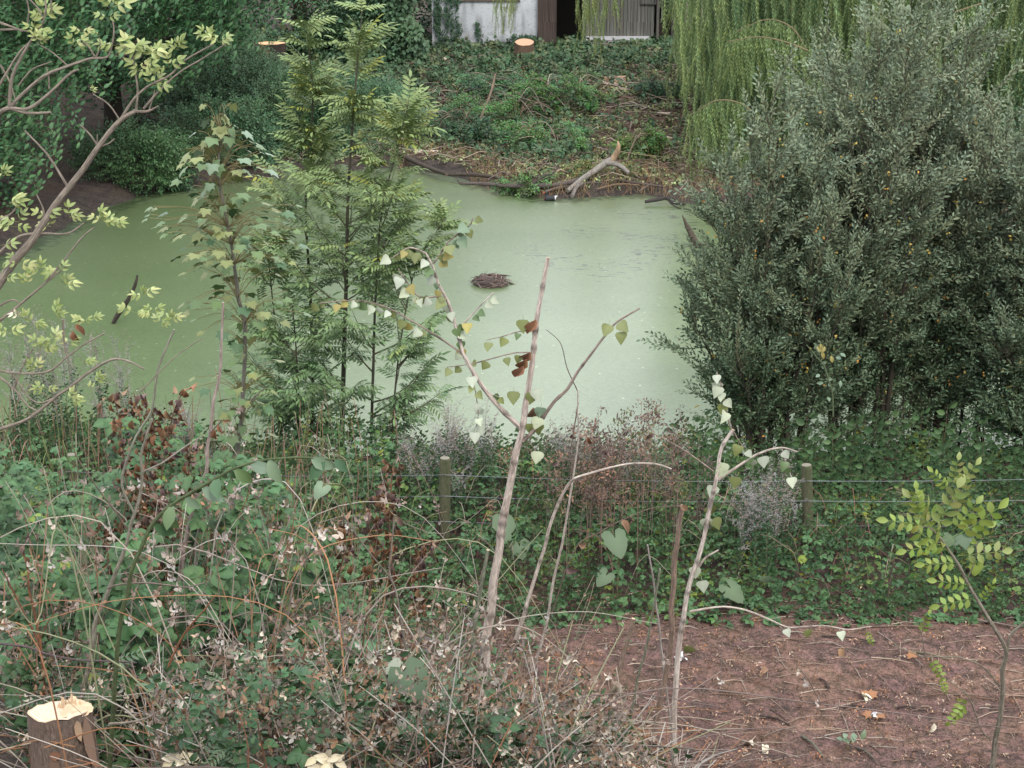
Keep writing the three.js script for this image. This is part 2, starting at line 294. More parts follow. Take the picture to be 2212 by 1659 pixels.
// ------------------------------------------------------------------ stumps
function stump(name, label, u, v, d, px, h, wood, barkc, sd, tilt = 0) {
  reseed(sd); const c = at(u, v, d), r = rad(px, d), q = thing(name, label, 'tree stump', V(c.x, c.y - h, c.z), null), n = 26;
  const m = new MB(), w = new MB(), K = 9, rim = [];
  for (let k = 0; k <= K; k++) for (let s = 0; s <= n; s++) {
    const a = s / n * 6.2832, t = k / K, rr_ = r * (1 + .32 * (1 - t) * (1 - t) + .1 * N2(Math.cos(a) * 1.3 + sd, Math.sin(a) * 1.3, t * .6) + .05 * N2(Math.cos(a) * 4, Math.sin(a) * 4, t * 2 + sd));
    const top = h + .0; const y = c.y - h + t * (top - tilt * Math.sin(a) * r + (k === K ? .012 * N2(Math.cos(a) * 3, Math.sin(a) * 3, 2) : 0));
    const px_ = V(c.x + Math.cos(a) * rr_, y, c.z + Math.sin(a) * rr_), patch = N2(Math.cos(a) * 1.6 + sd * 1.7, Math.sin(a) * 1.6, t * 2.2 + 3);
    m.v(px_.x, px_.y, px_.z, patch > .26 ? mixc(barkc, [.24, .13, .075], clamp((patch - .26) * 6)) : jit(barkc, .12), s / n * 6.283 * r, t * h); if (k === K) rim.push(px_);
  }
  for (let k = 0; k < K; k++) for (let s = 0; s < n; s++) { const a = k * (n + 1) + s, b = a + n + 1; m.i.push(a, a + 1, b, a + 1, b + 1, b); }
  m.build('bark', M.bark, q);
  const cc = w.v(c.x, c.y - .004, c.z, mixc(wood, [.4, .25, .14], .3)); let prev = null;
  for (let g = 1; g <= 15; g++) { const ring = rim.map(p => { const f = g / 15 * .985; return w.v(lerp(c.x, p.x, f), lerp(c.y, p.y, f) + .002 + .006 * N2(p.x * 20, p.z * 20, g), lerp(c.z, p.z, f), g === 15 ? mixc(wood, [.3, .17, .1], .5) : jit(wood.map((v, q) => v * (g % 2 ? 1 : [.86, .77, .66][q])), .05)); }); for (let s = 0; s < n; s++) prev ? w.i.push(prev[s], ring[s], ring[s + 1], prev[s], ring[s + 1], prev[s + 1]) : w.i.push(cc, ring[s], ring[s + 1]); prev = ring; }
  w.build('cut_face', M.wood, q); return { q, c, r };
}
stump('tree_stump', 'round sawn stump with pale orange top below the whitewashed wall', 1133, 91, 51.5, 40, .75, [.56, .38, .27], [.16, .11, .08], 5, .3);
stump('tree_stump', 'wide low stump with a thin pale cut face under dark trees at left', 584, 93, 50, 62, 1.1, [.8, .5, .3], [.05, .04, .035], 8, .03);
// ------------------------------------------------------------------ sprigs that the crowns are made of
function sprig(n, len, ll, lw, prof, col, o = {}) {
  const m = new MB(); reseed(o.seed || 9);
  if (o.stem) m.tube([V(0, 0, 0), V(0, len * .6, .02 * len), V(0, len, -.03 * len)], [o.stem, o.stem * .7, o.stem * .4], 3, o.sc || [.08, .06, .04], { cap: false });
  for (let k = 0; k < n; k++) {
    const t = (k + .5) / n, a = o.opp ? (k % 2 ? 1 : -1) * Math.PI / 2 + (o.dec ? (k >> 1 & 1) * 1.57 : 0) : k * 2.4 + rr(-.4, .4), sp = (o.spread || .8) + rr(-.25, .25);
    const d = V(Math.sin(a) * Math.sin(sp), Math.cos(sp) + (o.lift || 0), Math.cos(a) * Math.sin(sp) * (o.flat ?? 1)).normalize();
    if (o.hang) d.y -= o.hang, d.normalize();
    m.leaf(prof, V(0, t * len, 0).addScaledVector(V(d.x, 0, d.z), .01), d, V(gauss() * .6, gauss() * .4, 1).normalize(), ll * rr(.7, 1.2), lw * rr(.8, 1.15), jit(col, o.j || .22), { fold: rr(.1, .4), droop: rr(0, .5) });
  }
  return m.geo();
}
function crownIn(inst, blobs, n, o) { // sprigs near the surface of a cluster of uneven lobes
  for (let k = 0; k < n; k++) {
    const b = blobs[Math.floor(R() * blobs.length)], s = sphereDir(), lump = 1 + .28 * N2(s.x * 2.2 + b[0], s.y * 2.2 + b[1], s.z * 2.2 + b[2]), f = Math.pow(rr(.35, 1), .5) * lump;
    const p = V(b[0] + s.x * b[3] * f, b[1] + s.y * b[4] * f, -b[2] + s.z * b[5] * f);
    if (p.y < (o.floor ? height(p.x, -p.z) + .1 : -9)) continue; if (o.skip && o.skip(p)) continue;
    const d = V(s.x + gauss() * .6, s.y * .6 + gauss() * .5 + (o.up || 0), s.z + gauss() * .6).normalize(), g = clamp(.5 + .8 * N2(p.x * .9, p.y * .9, p.z * .9));
    inst.add(p, d, V(gauss() * .5, 1, .4 + gauss() * .5), rr(.7, 1.3) * (o.size || 1), jit(mixc(o.c1, o.c2, g), .15));
  }
}
const G1 = [1, 1, 1];
const spBroad = sprig(7, .5, .15, .075, PR.mid, [.075, .19, .09], { stem: .006, spread: 1, hang: .5, seed: 3 });
const spIvy = sprig(7, .22, .1, .085, PR.mid, [.055, .105, .06], { spread: 1.2, seed: 4 });
const spSmall = sprig(10, .3, .07, .035, PR.ovlo, [.055, .115, .056], { stem: .003, spread: .9, seed: 5 });
const spWillow = (() => { const m = new MB(); reseed(6); m.tube([V(0, 0, 0), V(.02, .5, 0), V(0, 1.0, .02)], .004, 3, [.16, .15, .05], { cap: false }); for (let k = 0; k < 44; k++) { const a = k * 2.4, t = k / 44, d = V(Math.cos(a) * .6, 1, Math.sin(a) * .6).normalize(); m.leaf(PR.lance, V(0, t, 0), d, V(Math.sin(a), .2, -Math.cos(a)).normalize(), rr(.08, .14), .021, jit([.15, .225, .105], .35), { fold: .3, droop: .3 }); } return m.geo(); })();

function trunkLimbs(parent, base, h, r, lean, n, col, sd) {
  reseed(sd); const m = new MB(), pts = []; for (let k = 0; k <= 6; k++) pts.push(V(base.x + lean.x * k / 6 + .15 * gauss() * (k ? 1 : 0), base.y - .2 + h * k / 6, base.z + lean.z * k / 6 + .15 * gauss()));
  m.tube(smooth(pts, 3), t => r * (1 - .75 * t) * (t < .06 ? 1.25 : 1), 10, col, { rough: .15, col2: col.map(v => v * .6) }); m.build('trunk', M.bark, parent);
  for (let k = 0; k < n; k++) { const t = rr(.3, .95), p = pts[Math.floor(t * 6)], a = rr(0, 6.28), e = V(Math.cos(a), rr(.2, .8), Math.sin(a)).multiplyScalar(h * rr(.2, .38)); const l = new MB(); l.tube(smooth([p, p.clone().addScaledVector(e, .5).add(V(0, .2, 0)), p.clone().add(e)], 3), t2 => r * .42 * (1 - .8 * t2), 6, col, {}); l.build('limb', M.bark, parent); }
}
function bigTree(name, label, x, d, h, r, blobs, n, sprigGeo, c1, c2, o = {}) {
  const b = gnd(x, d), q = thing(name, label, o.cat || 'tree', b, o.group); trunkLimbs(q, b, h * .8, r, V(0, 0, 0), 7, o.bark || [.07, .055, .045], o.seed || 31);
  reseed((o.seed || 31) + 5); const I = new Inst(sprigGeo, M.leaf); crownIn(I, blobs, n, { c1, c2, floor: true, ...o }); I.build('crown', q); return q;
}
// left bank: broadleaved trees hanging over the water
bigTree('broadleaf_tree', 'large dark green tree drooping over the left end of the pond', -14.6, 33.5, 13, .34, [[-14, 3.2, 33, 3.4, 3, 3], [-13, 5.6, 34, 4, 3.6, 3.4], [-11.6, 7.2, 35, 3.4, 3.2, 3], [-16, 8, 33, 4, 4, 4], [-13.4, 11, 35, 4, 3.4, 4]], 9500, spBroad, [.7, .75, .75], [1.25, 1.2, 1.0], { seed: 41, up: -.35 });
bigTree('broadleaf_tree', 'tall green tree behind the elder branch with leaves hanging in tiers', -11.6, 41.5, 13, .3, [[-11.4, 4.6, 40.5, 3.6, 2.4, 2.6], [-9.4, 6, 41, 3, 2.4, 2.6], [-12, 7.4, 41, 3.6, 3, 3], [-10.6, 10.5, 42, 3.6, 3.4, 3.4]], 7000, spBroad, [.62, .72, .7], [1.15, 1.15, .95], { seed: 45, up: -.3 });
bigTree('broadleaf_tree', 'leafy tree overhanging the left edge of the pond nearest the elder', -14.8, 26.5, 11, .26, [[-14.2, 2.6, 27.5, 2.6, 2.6, 3], [-14.6, 5.2, 27, 3, 3, 3], [-14.2, 8.4, 28, 3.4, 3, 3.2]], 5000, spBroad, [.62, .7, .7], [1.1, 1.1, .95], { seed: 49, up: -.3 });
// the dark wood that closes the view behind
[[-19, 50, 14, 71], [-14, 57, 15, 72], [-8.6, 59, 14, 73], [-4.6, 60, 13, 74], [12.5, 57, 10, 75], [18, 54, 12, 76]].forEach(([x, d, h, s], k) =>
  bigTree('background_tree', ['dark tree filling the top left corner behind the hanging tree', 'dark shaded tree at the back above the wide low stump', 'dense dark tree behind the tip of the tall ash', 'dark tree standing behind the ivy column by the white wall', 'dark tree behind the willow and the timber shed', 'dark tree far right behind the weeping willow'][k], x, d, h, .3, [[x, 3, d - .5, 4, 3, 2.6], [x + 1, 6, d, 4, 3.4, 3], [x - 1, 9, d, 4, 3.4, 3], [x, h - 2.4, d, 3.4, 3, 3]], 4200, spBroad, [.4, .46, .46], [.85, .92, .8], { seed: s, up: -.1, size: 1.1 }));
bigTree('ivy_covered_tree', 'ivy covered trunk and bush at the left end of the white wall', -4.3, 52.4, 7, .22, [[-4.7, 4.6, 52.3, .95, 2.2, .9], [-4.4, 6.8, 52.4, 1.5, 1.8, 1.2], [-5.4, 3.2, 51.8, 1.5, 1, 1.2], [-4.3, 2.8, 51.6, .9, .7, .8], [-6.2, 2.6, 51, 1.6, .8, 1]], 4200, spIvy, [.75, .9, .85], [1.5, 1.5, 1.2], { seed: 81, size: 1.35 });
// bushes on the left of the far bank
[[14.5, 34, 2.2, 1.6, 89, 'low bush on the right bank hidden behind the sallow shrubs'], [13.5, 38, 2.4, 2, 90, 'wide bush behind the right end of the pond'], [-8.4, 40.6, 1.5, 1.4, 83, 'rounded dark bush above the mud at the left end of the pond'], [-6.4, 42.2, 1.7, 1.5, 84, 'bush on the bank right of the dark rounded bush'], [-7.6, 44.5, 2, 1.6, 85, 'loose green bush below the wide low stump'], [-10.2, 37.8, 1.5, 1.1, 86, 'low bush at the foot of the hanging tree'], [-5, 45.4, 1.8, 1, 87, 'blue green bush behind the left ash stems'], [-9.6, 46, 2, 1.7, 88, 'bush under the tall green tree']].forEach(([x, d, w, h, s, lab]) => {
  const b = gnd(x, d), q = thing('bush', lab, 'bush', b); reseed(s); const m = new MB(); for (let k = 0; k < 7; k++) { const e = V(gauss() * w * .6, h * .9, gauss() * w * .5); m.tube([b, b.clone().addScaledVector(e, .5), b.clone().add(e)], [.03, .02, .008], 4, [.07, .055, .04]); } m.build('stem', M.twig, q);
  const I = new Inst(spSmall, M.leaf); crownIn(I, [[x, b.y + h * .45, d, w, h * .75, w * .8], [x + w * .4, b.y + h * .35, d - .4, w * .7, h * .6, w * .6]], 1500, { c1: s % 2 ? [.75, .95, 1] : [.6, .75, .7], c2: s % 2 ? [1.35, 1.5, 1.3] : [1.2, 1.35, 1], floor: true, up: .2, size: 1.3 }); I.build('foliage', q);
});
// ivy and bramble over the far bank, thin where the earth shows red
{
  reseed(91); const I = new Inst(spIvy, M.leaf), D = new Inst(spIvy, M.dry), T = new MB();
  for (let k = 0; k < 30000; k++) {
    const x = rr(-12, 20), d = rr(38, 56), sd = pondSD(x, d); if (sd < .8) continue;
    const bare = Math.max(sstep(.7, 2.6, x + N2(x * .5, d * .5)) * sstep(50, 46.5, d) * .94, sstep(2.2, 1.2, sd) * .85, sstep(-.2, .4, N2(x * .45 + 4, d * .45)) * .8 * sstep(50, 46, d), sstep(.05, .4, N2(x * 1.1, d * .8, 21)) * .75); if (R() < Math.max(bare, .6 * sstep(48, 46.5, d + 1.5 * N2(x * .5, 7)) * sstep(-7, -4, x))) continue;
    const h = height(x, d), lum = clamp(.5 + .7 * N2(x * .8, d * .8, 5)), up = Math.pow(R(), 2) * (.25 + .45 * lum) * (1 - .75 * sstep(49, 52, d) * sstep(-4.5, -3, x));
    I.add(V(x, h + up, -d), rdir(.35), V(gauss() * .6, 1, .5 + gauss() * .4), rr(.6, 1.5), jit(R() < .12 ? [1.9, 1.25, .9] : mixc([.5, .6, .5], [1.25, 1.35, 1.0], lum), .24));
  }
  I.build('ground_ivy', null, 'dark ivy and bramble cover on the far bank', 'ground cover');
  for (let k = 0; k < 9500; k++) { const x = rr(-6, 9), d = rr(36.5, 51), sd = pondSD(x, d); if (sd < .35 || (x < -2 && R() < .6)) continue; const c = pick([[4, 2.1, 1.6], [6, 3.6, 3], [2.6, 1.2, .9], [8, 5, 4], [3, 2, 1.9]]); D.add(V(x, height(x, d) + .02 + .1 * R() * R(), -d), rdir(.15), V(gauss(), 1, gauss()), rr(.4, .9), jit(c.map(v => v * .8), .3)); }
  D.build('leaf_litter', null, 'brown dead leaves and chips strewn over the far bank', 'leaf litter');
  for (let k = 0; k < 2600; k++) { const x = rr(-6.5, 8.5), d = rr(36.6, 52); if (pondSD(x, d) < .5) continue; const h = gnd(x, d), a = rr(0, 6.28), l = rr(.25, 1.5); T.tube([h.clone().add(V(0, .03, 0)), h.clone().add(V(Math.cos(a) * l * .5, rr(.05, .25), Math.sin(a) * l * .5)), h.clone().add(V(Math.cos(a) * l, rr(0, .3), Math.sin(a) * l))], [.018, .014, .007].map(v => v * rr(.6, 1.4)), 4, jit(pick([[.3, .23, .18], [.18, .13, .11], [.42, .35, .29], [.12, .09, .075]]), .2)); }
  const t = T.build('twigs', M.twig, null, 'stuff'); t.userData.label = 'broken twigs scattered over the far bank'; t.userData.category = 'twigs';
}
// dry grass and brush at the far water's edge
{
  reseed(95); const B = new MB();
  for (let k = 0; k < 7000; k++) { const x = rr(-3.5, 7), d = rr(35.6, 42), sd = pondSD(x, d); if (sd < -.1 || sd > 2.2 || N2(x * .8, d * .8, 6) < -.05 - .3 * sstep(2, 3.5, x)) continue; const h = gnd(x, d), q = rdir(.7), l = rr(.15, .55); B.leaf([[0, .5], [.5, .4], [1, 0]], h, q, V(0, .3, 1), l, .012, jit(pick([[.2, .12, .07], [.13, .09, .06], [.26, .18, .1], [.1, .1, .05]]), .25), { droop: .5 }); }
  const o = B.build('dry_grass', M.dry, null, 'stuff'); o.userData.label = 'brown dry grass along the far edge of the pond'; o.userData.category = 'grass';
}
// ivy strands on the white wall
{
  reseed(97); const I = new Inst(spIvy, M.leaf); const w = (x0, x1, y1, n) => { for (let k = 0; k < n; k++) { const t = Math.pow(R(), .8), x = lerp(x0, x1, R()) + .1 * N2(t * 4, x0); I.add(V(x, BY + t * y1, -BD + .03 + R() * .06), V(gauss(), -.4, .3).normalize(), V(gauss() * .3, .3, 1), rr(.3, .65), jit([.8, .95, .9], .3)); } };
  w(-2.5, -1.9, 2.6, 330); w(-2.85, -2.6, 2.5, 240); w(-1.32, -1.2, .9, 50); w(.0, .9, .5, 130);
  I.build('wall_ivy', null, 'strands of ivy climbing the white outbuilding wall', 'ivy');
}
// ------------------------------------------------------------------ weeping willow
{
  const b = gnd(10.5, 45), q = thing('weeping_willow', 'weeping willow with pale green curtains hanging to the right of the shed', 'tree', b); trunkLimbs(q, b, 8.5, .38, V(-.6, 0, .4), 9, [.13, .105, .085], 101);
  reseed(103); const I = new Inst(spWillow, M.leaf), _b = 0; let br = new MB();
  const strand = (x, d, y1, y0, tone) => { let p = V(x, y1, -d); const sx = gauss() * .16, sz = gauss() * .16, ph = rr(0, 6.28), am = rr(.05, .28), sc = rr(.75, 1.15); while (p.y > y0) { const s = Math.min(1, p.y - y0 + .15), dir = V(sx + am * Math.sin(ph + p.y * 1.7) + gauss() * .1, -1, sz + am * Math.cos(ph + p.y * 1.3)).normalize(); if (R() < .9) I.add(p.clone(), dir, V(gauss(), 0, 1), s * sc, jit(tone, .22)); p = p.addScaledVector(dir, .8 * s); } };
  const bot = [[1440, 45], [1452, 100], [1466, 230], [1490, 265], [1512, 330], [1528, 400], [1560, 420], [1640, 400], [1750, 380], [2300, 420]];
  for (let k = 0; k < 1800; k++) {
    const u = 1440 + 800 * Math.pow(R(), .9), d = rr(37, 45.5), v = pl(bot, u) - Math.abs(gauss()) * 150 - (R() < .5 ? rr(0, 190) : 0), p = at(u, Math.max(-40, v), d), clump = N2(u * .016, v * .006, d * .3);
    if (clump < -.3 && v < 330) continue;
    strand(p.x, d, Math.max(p.y + 1.5, rr(6, 8.5)), Math.max(p.y, .15), mixc([.5, .68, .62], [1.2, 1.2, 1.0], clamp(.5 + 1.3 * clump + (u < 1540 ? .3 : 0))));
  }
  for (let k = 0; k < 60; k++) { const u = pick([rr(1252, 1302), rr(1252, 1302), rr(1320, 1350), rr(1080, 1112)]), d = rr(46, 50), v = u < 1150 ? rr(10, 75) : u > 1310 ? rr(0, 50) : rr(30, 125), p = at(u, v, d); strand(p.x, d, 6.6, p.y, [1.25, 1.15, .85]); }
  // arching boughs in the curtain
  for (const [L, d] of [[[[1570, 90], [1640, 80], [1700, 92], [1745, 110]], 36.6], [[[1590, 68], [1660, 42], [1710, 60], [1740, 105]], 36.8], [[[1500, 245], [1545, 218], [1595, 222], [1650, 262]], 36.4], [[[1540, 270], [1600, 262], [1650, 264]], 36.5], [[[1950, 60], [2050, 30], [2130, 5]], 37]]) {
    const P = smooth(L.map(([u, v]) => at(u, v, d)), 5); br.tube(P, t => .01 + .02 * t, 5, [.17, .14, .08]);
    br.build('bough', M.twig, q); br = new MB();
    for (const p of P) for (let k = 0; k < 7; k++) strand(p.x + gauss() * .25, d + gauss() * .2, p.y, p.y - rr(.3, 1.6), [1, 1.05, .85]);
  }
  I.build('crown', q);
}
// ------------------------------------------------------------------ fallen wood at the far water's edge
function log(name, label, cat, limbs, col, o = {}) { // limbs: [[u, v, d, px], ...] each a part of its own
  const f = limbs[0][0], q = thing(name, label, cat, at(f[0], f[1], f[2]), o.group);
  limbs.forEach((L, k) => { const m = new MB(), P = L.map(([u, v, d]) => at(u, v, d)), S = smooth(P, 4), rs = L.map(l => rad(l[3], l[2])); m.tube(S, t => { const x = t * (rs.length - 1), a = Math.min(Math.floor(x), rs.length - 2); return lerp(rs[a], rs[a + 1], x - a); }, o.sides || 8, L.col || col, { rough: .22, col2: (L.col || col).map(v => v * .5), ph: k * 3, capcol: L.cap || col }); m.build(k ? 'branch' : 'trunk', o.mat || M.bark, q); });
  return q;
}
const pale = Object.assign([[1322, 346, 37.3, 14], [1333, 328, 37.2, 13], [1336, 314, 37.1, 8], [1334, 304, 37.1, 2]], { col: [.85, .6, .42] });
log('broken_bough', 'grey broken bough with a pale splintered end rising from the water edge', 'fallen branch', [[[1226, 412, 36.4, 10], [1262, 384, 36.9, 13], [1300, 358, 37.2, 15], [1324, 342, 37.3, 12]], [[1308, 352, 37.2, 12], [1336, 356, 37.2, 11], [1358, 374, 37, 9]], pale], [.42, .4, .38]);
log('fallen_log', 'long dark log lying in the water below the broken bough', 'fallen branch', [[[996, 396, 36.4, 5], [1040, 397, 36.6, 8], [1122, 402, 36.5, 11], [1205, 399, 36.6, 11], [1265, 384, 36.9, 9]], [[1150, 398, 36.5, 8], [1172, 381, 36.7, 7], [1196, 372, 36.8, 6], [1208, 358, 36.8, 2]], [[1160, 385, 36.8, 5], [1135, 368, 37, 4]], [[996, 398, 36.4, 5], [988, 388, 36.5, 3]]], [.16, .135, .13]);
log('fallen_log', 'dark brown log slanting into the duckweed from the left bank', 'fallen branch', [[[858, 330, 41.6, 8], [893, 348, 40.6, 11], [930, 364, 39.6, 11], [965, 376, 38.7, 9]], [[965, 377, 38.9, 7], [1030, 378, 38.2, 9], [1092, 386, 37.5, 6]]], [.13, .105, .09]);
log('dead_branch', 'low black dead branch at the right end of the far shore', 'fallen branch', [[[1394, 436, 35.2, 7], [1420, 431, 35.3, 9], [1440, 428, 35.4, 8], [1456, 438, 35.2, 8], [1478, 440, 35.2, 7]], [[1446, 437, 35, 3], [1464, 449, 34.8, 3], [1490, 452, 34.7, 2]], [[1430, 428, 35.4, 2], [1431, 416, 35.5, 1.5]]], [.075, .065, .065]);
log('snag', 'pointed dead snag leaning out of the duckweed beside the grey green shrub', 'dead branch', [[[1506, 536, 30.3, 17], [1495, 508, 30.5, 15], [1485, 490, 30.6, 10], [1474, 465, 30.7, 2]], [[1488, 495, 30.5, 3], [1478, 492, 30.4, 1]], [[1496, 512, 30.4, 3], [1484, 511, 30.3, 1]], [[1502, 528, 30.3, 8], [1520, 527, 30.2, 6], [1535, 533, 30.1, 3]]], [.12, .1, .075]);
log('dead_branch', 'dark crooked stick standing out of the pond left of the ash trees', 'dead branch', [[[240, 708, 24.1, 6], [252, 684, 24.1, 11], [269, 660, 24.1, 10], [284, 634, 24.1, 8], [293, 612, 24.1, 7], [297, 594, 24.1, 4]]], [.085, .065, .06]);
[[[[1178, 414, 36.2, 6], [1215, 404, 36.6, 7], [1262, 402, 36.8, 6], [1318, 396, 37, 3]], [.2, .16, .14], 'brown branch lying under the broken bough'], [[[1236, 424, 35.8, 9], [1246, 404, 36.2, 8], [1262, 396, 36.6, 5]], [.3, .27, .26], 'thick grey stub at the water below the broken bough'], [[[1290, 408, 36.5, 3], [1336, 398, 36.8, 4], [1392, 402, 37, 3], [1430, 414, 37, 2]], [.34, .24, .16], 'thin tan branch curving along the right water edge'], [[[1330, 388, 37.2, 5], [1380, 396, 37, 6], [1440, 404, 36.6, 4]], [.17, .13, .12], 'dark branch under the thin tan branch'], [[[1085, 372, 38.2, 6], [1120, 384, 37.8, 7], [1150, 380, 37.6, 4]], [.22, .18, .16], 'short log among the leaves above the long dark log'], [[[1382, 412, 36.4, 3], [1410, 396, 37, 4], [1452, 386, 37.6, 3]], [.26, .2, .17], 'crooked branch rising from the right water edge']].forEach(([L, c, lab]) => log('dead_branch', lab, 'fallen branch', [L], c));
// stripped poles and chips on the bank
[[[[1030, 285], [1045, 240], [1062, 195], [1070, 160]], 8, 'thin pale pole leaning on the far bank cover'], [[[960, 310], [975, 272]], 5, 'short pale stick standing by the far mud'], [[[1196, 208], [1280, 225], [1370, 290]], 4, 'long bare rod arching over the cut green branches'], [[[1290, 238], [1345, 262], [1372, 292]], 4, 'rod lying right of the arching rod on the bank'], [[[1422, 195], [1424, 270]], 6, 'upright brown stake on the red bank'], [[[970, 225], [1020, 237], [1062, 256]], 4, 'bare branch lying on the bank left of the cut boughs'], [[[1352, 370], [1360, 330], [1380, 292], [1400, 290]], 4, 'thin curved shoot arching above the broken bough']].forEach(([L, w, lab]) => {
  const g = onGround(...L[0]), d = -g.z; log('pole', lab, 'branch', [L.map(([u, v], k) => [u, v, d - .15 + .25 * k, w * (1 - .12 * k)])], [.26, .2, .15], { sides: 5, mat: M.twig });
});
[[925, 333, 58, 5, .05, 'bright split wood piece lying on the far mud bank'], [1318, 186, 34, 5, .1, 'pale chip of wood on the red bank below the shed'], [1328, 178, 44, 9, -.05, 'light brown bark slab on the red bank'], [1345, 198, 18, 4, .5, 'small white chip on the bank beside the bark slab'], [954, 135, 22, 5, -.4, 'white scrap lying in the ivy below the white wall'], [1128, 128, 18, 5, -.2, 'white scrap below the round sawn stump'], [1430, 250, 34, 4, 0, 'pale split stick on the right of the red bank'], [1440, 302, 24, 4, .1, 'pale chip near the far right water edge']].forEach(([u, v, w, h, r, lab], k) => {
  const p = onGround(u, v), d = -p.z, q = thing('wood_chip', lab, 'wood chip', p), m = new MB(), l = w * d / PF, t = h * d / PF; m.box(p.clone().add(V(0, t * .5 + .06, .1)), l, t, t * 1.6, k === 2 ? [.5, .32, .22] : [.75, .66, .56], new THREE.Matrix4().makeRotationZ(-r)); m.box(p.clone().add(V(l * .1, t * .3 + .05, .18)), l * .6, t * .8, t, [.6, .45, .35], new THREE.Matrix4().makeRotationZ(-r + .12)); m.build('splinter', M.wood, q);
});
// felled leafy boughs heaped on the bank
[[1105, 268, 2.2, 1.1, 111, 'heap of cut leafy boughs in the middle of the far bank', [1.1, 1.5, .8]], [1215, 245, 2, 1.1, 112, 'bright green felled boughs right of the leafy heap', [1.25, 1.5, .8]], [1172, 330, 1.6, .8, 113, 'felled green spray above the log in the water', [1.3, 1.6, .95]], [1010, 300, 2, .8, 114, 'dark brush heap at the left of the far bank', [.65, .8, .7]], [1120, 205, 2.2, .7, 115, 'grey green brush at the top of the heap', [1.2, 1.4, 1.3]], [1380, 345, .9, .8, 116, 'yellow green shoots behind the broken bough', [1.6, 1.5, .6]], [1140, 408, .8, .2, 117, 'leafy scraps floating at the water edge', [1.2, 1.3, .8]], [1420, 215, 1.0, .6, 118, 'small dark bush on the red bank', [.55, .75, .65]], [1300, 385, 1, .35, 119, 'brown brushwood beside the broken bough', [2.2, 1.3, .8]]].forEach(([u, v, w, h, s, lab, c]) => {
  const p = onGround(u, v), q = thing('brush_heap', lab, 'cut branches', p); reseed(s); const m = new MB(), I = new Inst(spSmall, M.leaf);
  for (let k = 0; k < 16 + w * 12; k++) { const a = rr(0, 6.28), b = p.clone().add(V(gauss() * w * .5, .05, gauss() * w * .4)), e = V(Math.cos(a) * w * .6, rr(.1, h), Math.sin(a) * w * .5), pt = smooth([b, b.clone().addScaledVector(e, .5).add(V(gauss() * .2, h * rr(.1, .6), gauss() * .2)), b.clone().add(e)], 4); m.tube(pt, t => .02 * (1 - .7 * t), 4, jit(pick([[.26, .2, .15], [.2, .15, .12], [.34, .29, .24]]), .15)); if (R() < .3) for (const z of pt) for (let n = 0; n < 3 + w * 1.6; n++) { const y = z.clone().add(V(gauss() * .3, gauss() * .2, gauss() * .3)); I.add(y, V(e.x + gauss(), gauss() - .3, e.z + gauss()).normalize(), V(gauss() * .5, 1, .5), rr(.7, 1.6), jit(c.map(v => v * rr(.55, 1.25)), .2)); } }
  m.build('branch', M.twig, q); I.build('foliage', q);
});
// ------------------------------------------------------------------ nest and moorhen on the pond
const onWater = (u, v) => { const r = dirOf(u, v); return V(0, EYE, 0).addScaledVector(r, EYE / -r.y); };
{
  reseed(201); const c = onWater(1060, 614), q = thing('twig_nest', 'brown twig nest mound floating in the middle of the duckweed', 'nest', c), core = new MB();
  for (let j = 0; j <= 6; j++) for (let s = 0; s <= 22; s++) { const a = s / 22 * 6.283, t = j / 6, r = Math.cos(t * 1.45) * (1 + .15 * N2(Math.cos(a) * 2, Math.sin(a) * 2, t * 2)); core.v(c.x + Math.cos(a) * .35 * r, -.03 + .15 * Math.sin(t * 1.5) * (1 + .3 * N2(a, t * 3, 4)), c.z + Math.sin(a) * .34 * r, jit([.075, .055, .05], .3)); }
  for (let j = 0; j < 6; j++) for (let s = 0; s < 22; s++) { const a = j * 23 + s; core.i.push(a, a + 23, a + 1, a + 1, a + 23, a + 24); } core.build('mound', M.dry, q);
  for (let k = 0; k < 110; k++) { const m = new MB(), a = rr(0, 6.28), e = rr(.05, 1.35), p = V(c.x + Math.cos(a) * .36 * Math.cos(e), .015 + .14 * Math.sin(e), c.z + Math.sin(a) * .34 * Math.cos(e)), d = V(-Math.sin(a) + gauss() * .9, gauss() * .35, Math.cos(a) + gauss() * .9).normalize(), l = rr(.1, .26); if (p.y + d.y * l < 0) d.y = Math.abs(d.y) * .3; m.tube([p.clone().addScaledVector(d, -l * .7), p.clone().add(V(0, .03, 0)), p.clone().addScaledVector(d, l)], [.005, .007, .003].map(v => v * rr(.7, 1.5)), 4, jit(pick([[.2, .13, .12], [.12, .085, .08], [.34, .25, .22], [.09, .07, .065]]), .2)); m.build('twig', M.twig, q); }
  for (const [L, w] of [[[[1090, 606], [1105, 612], [1122, 618]], 5], [[[1086, 603], [1100, 612], [1116, 618]], 3], [[[1017, 610], [1030, 604], [1042, 600]], 4], [[[1030, 602], [1039, 593], [1044, 590]], 3]]) { const m = new MB(); m.tube(smooth(L.map(([u, v]) => at(u, v, -c.z)), 3), t => rad(w, 27) * (1 - .5 * t), 5, [.1, .085, .07]); m.build('twig', M.twig, q); }
}
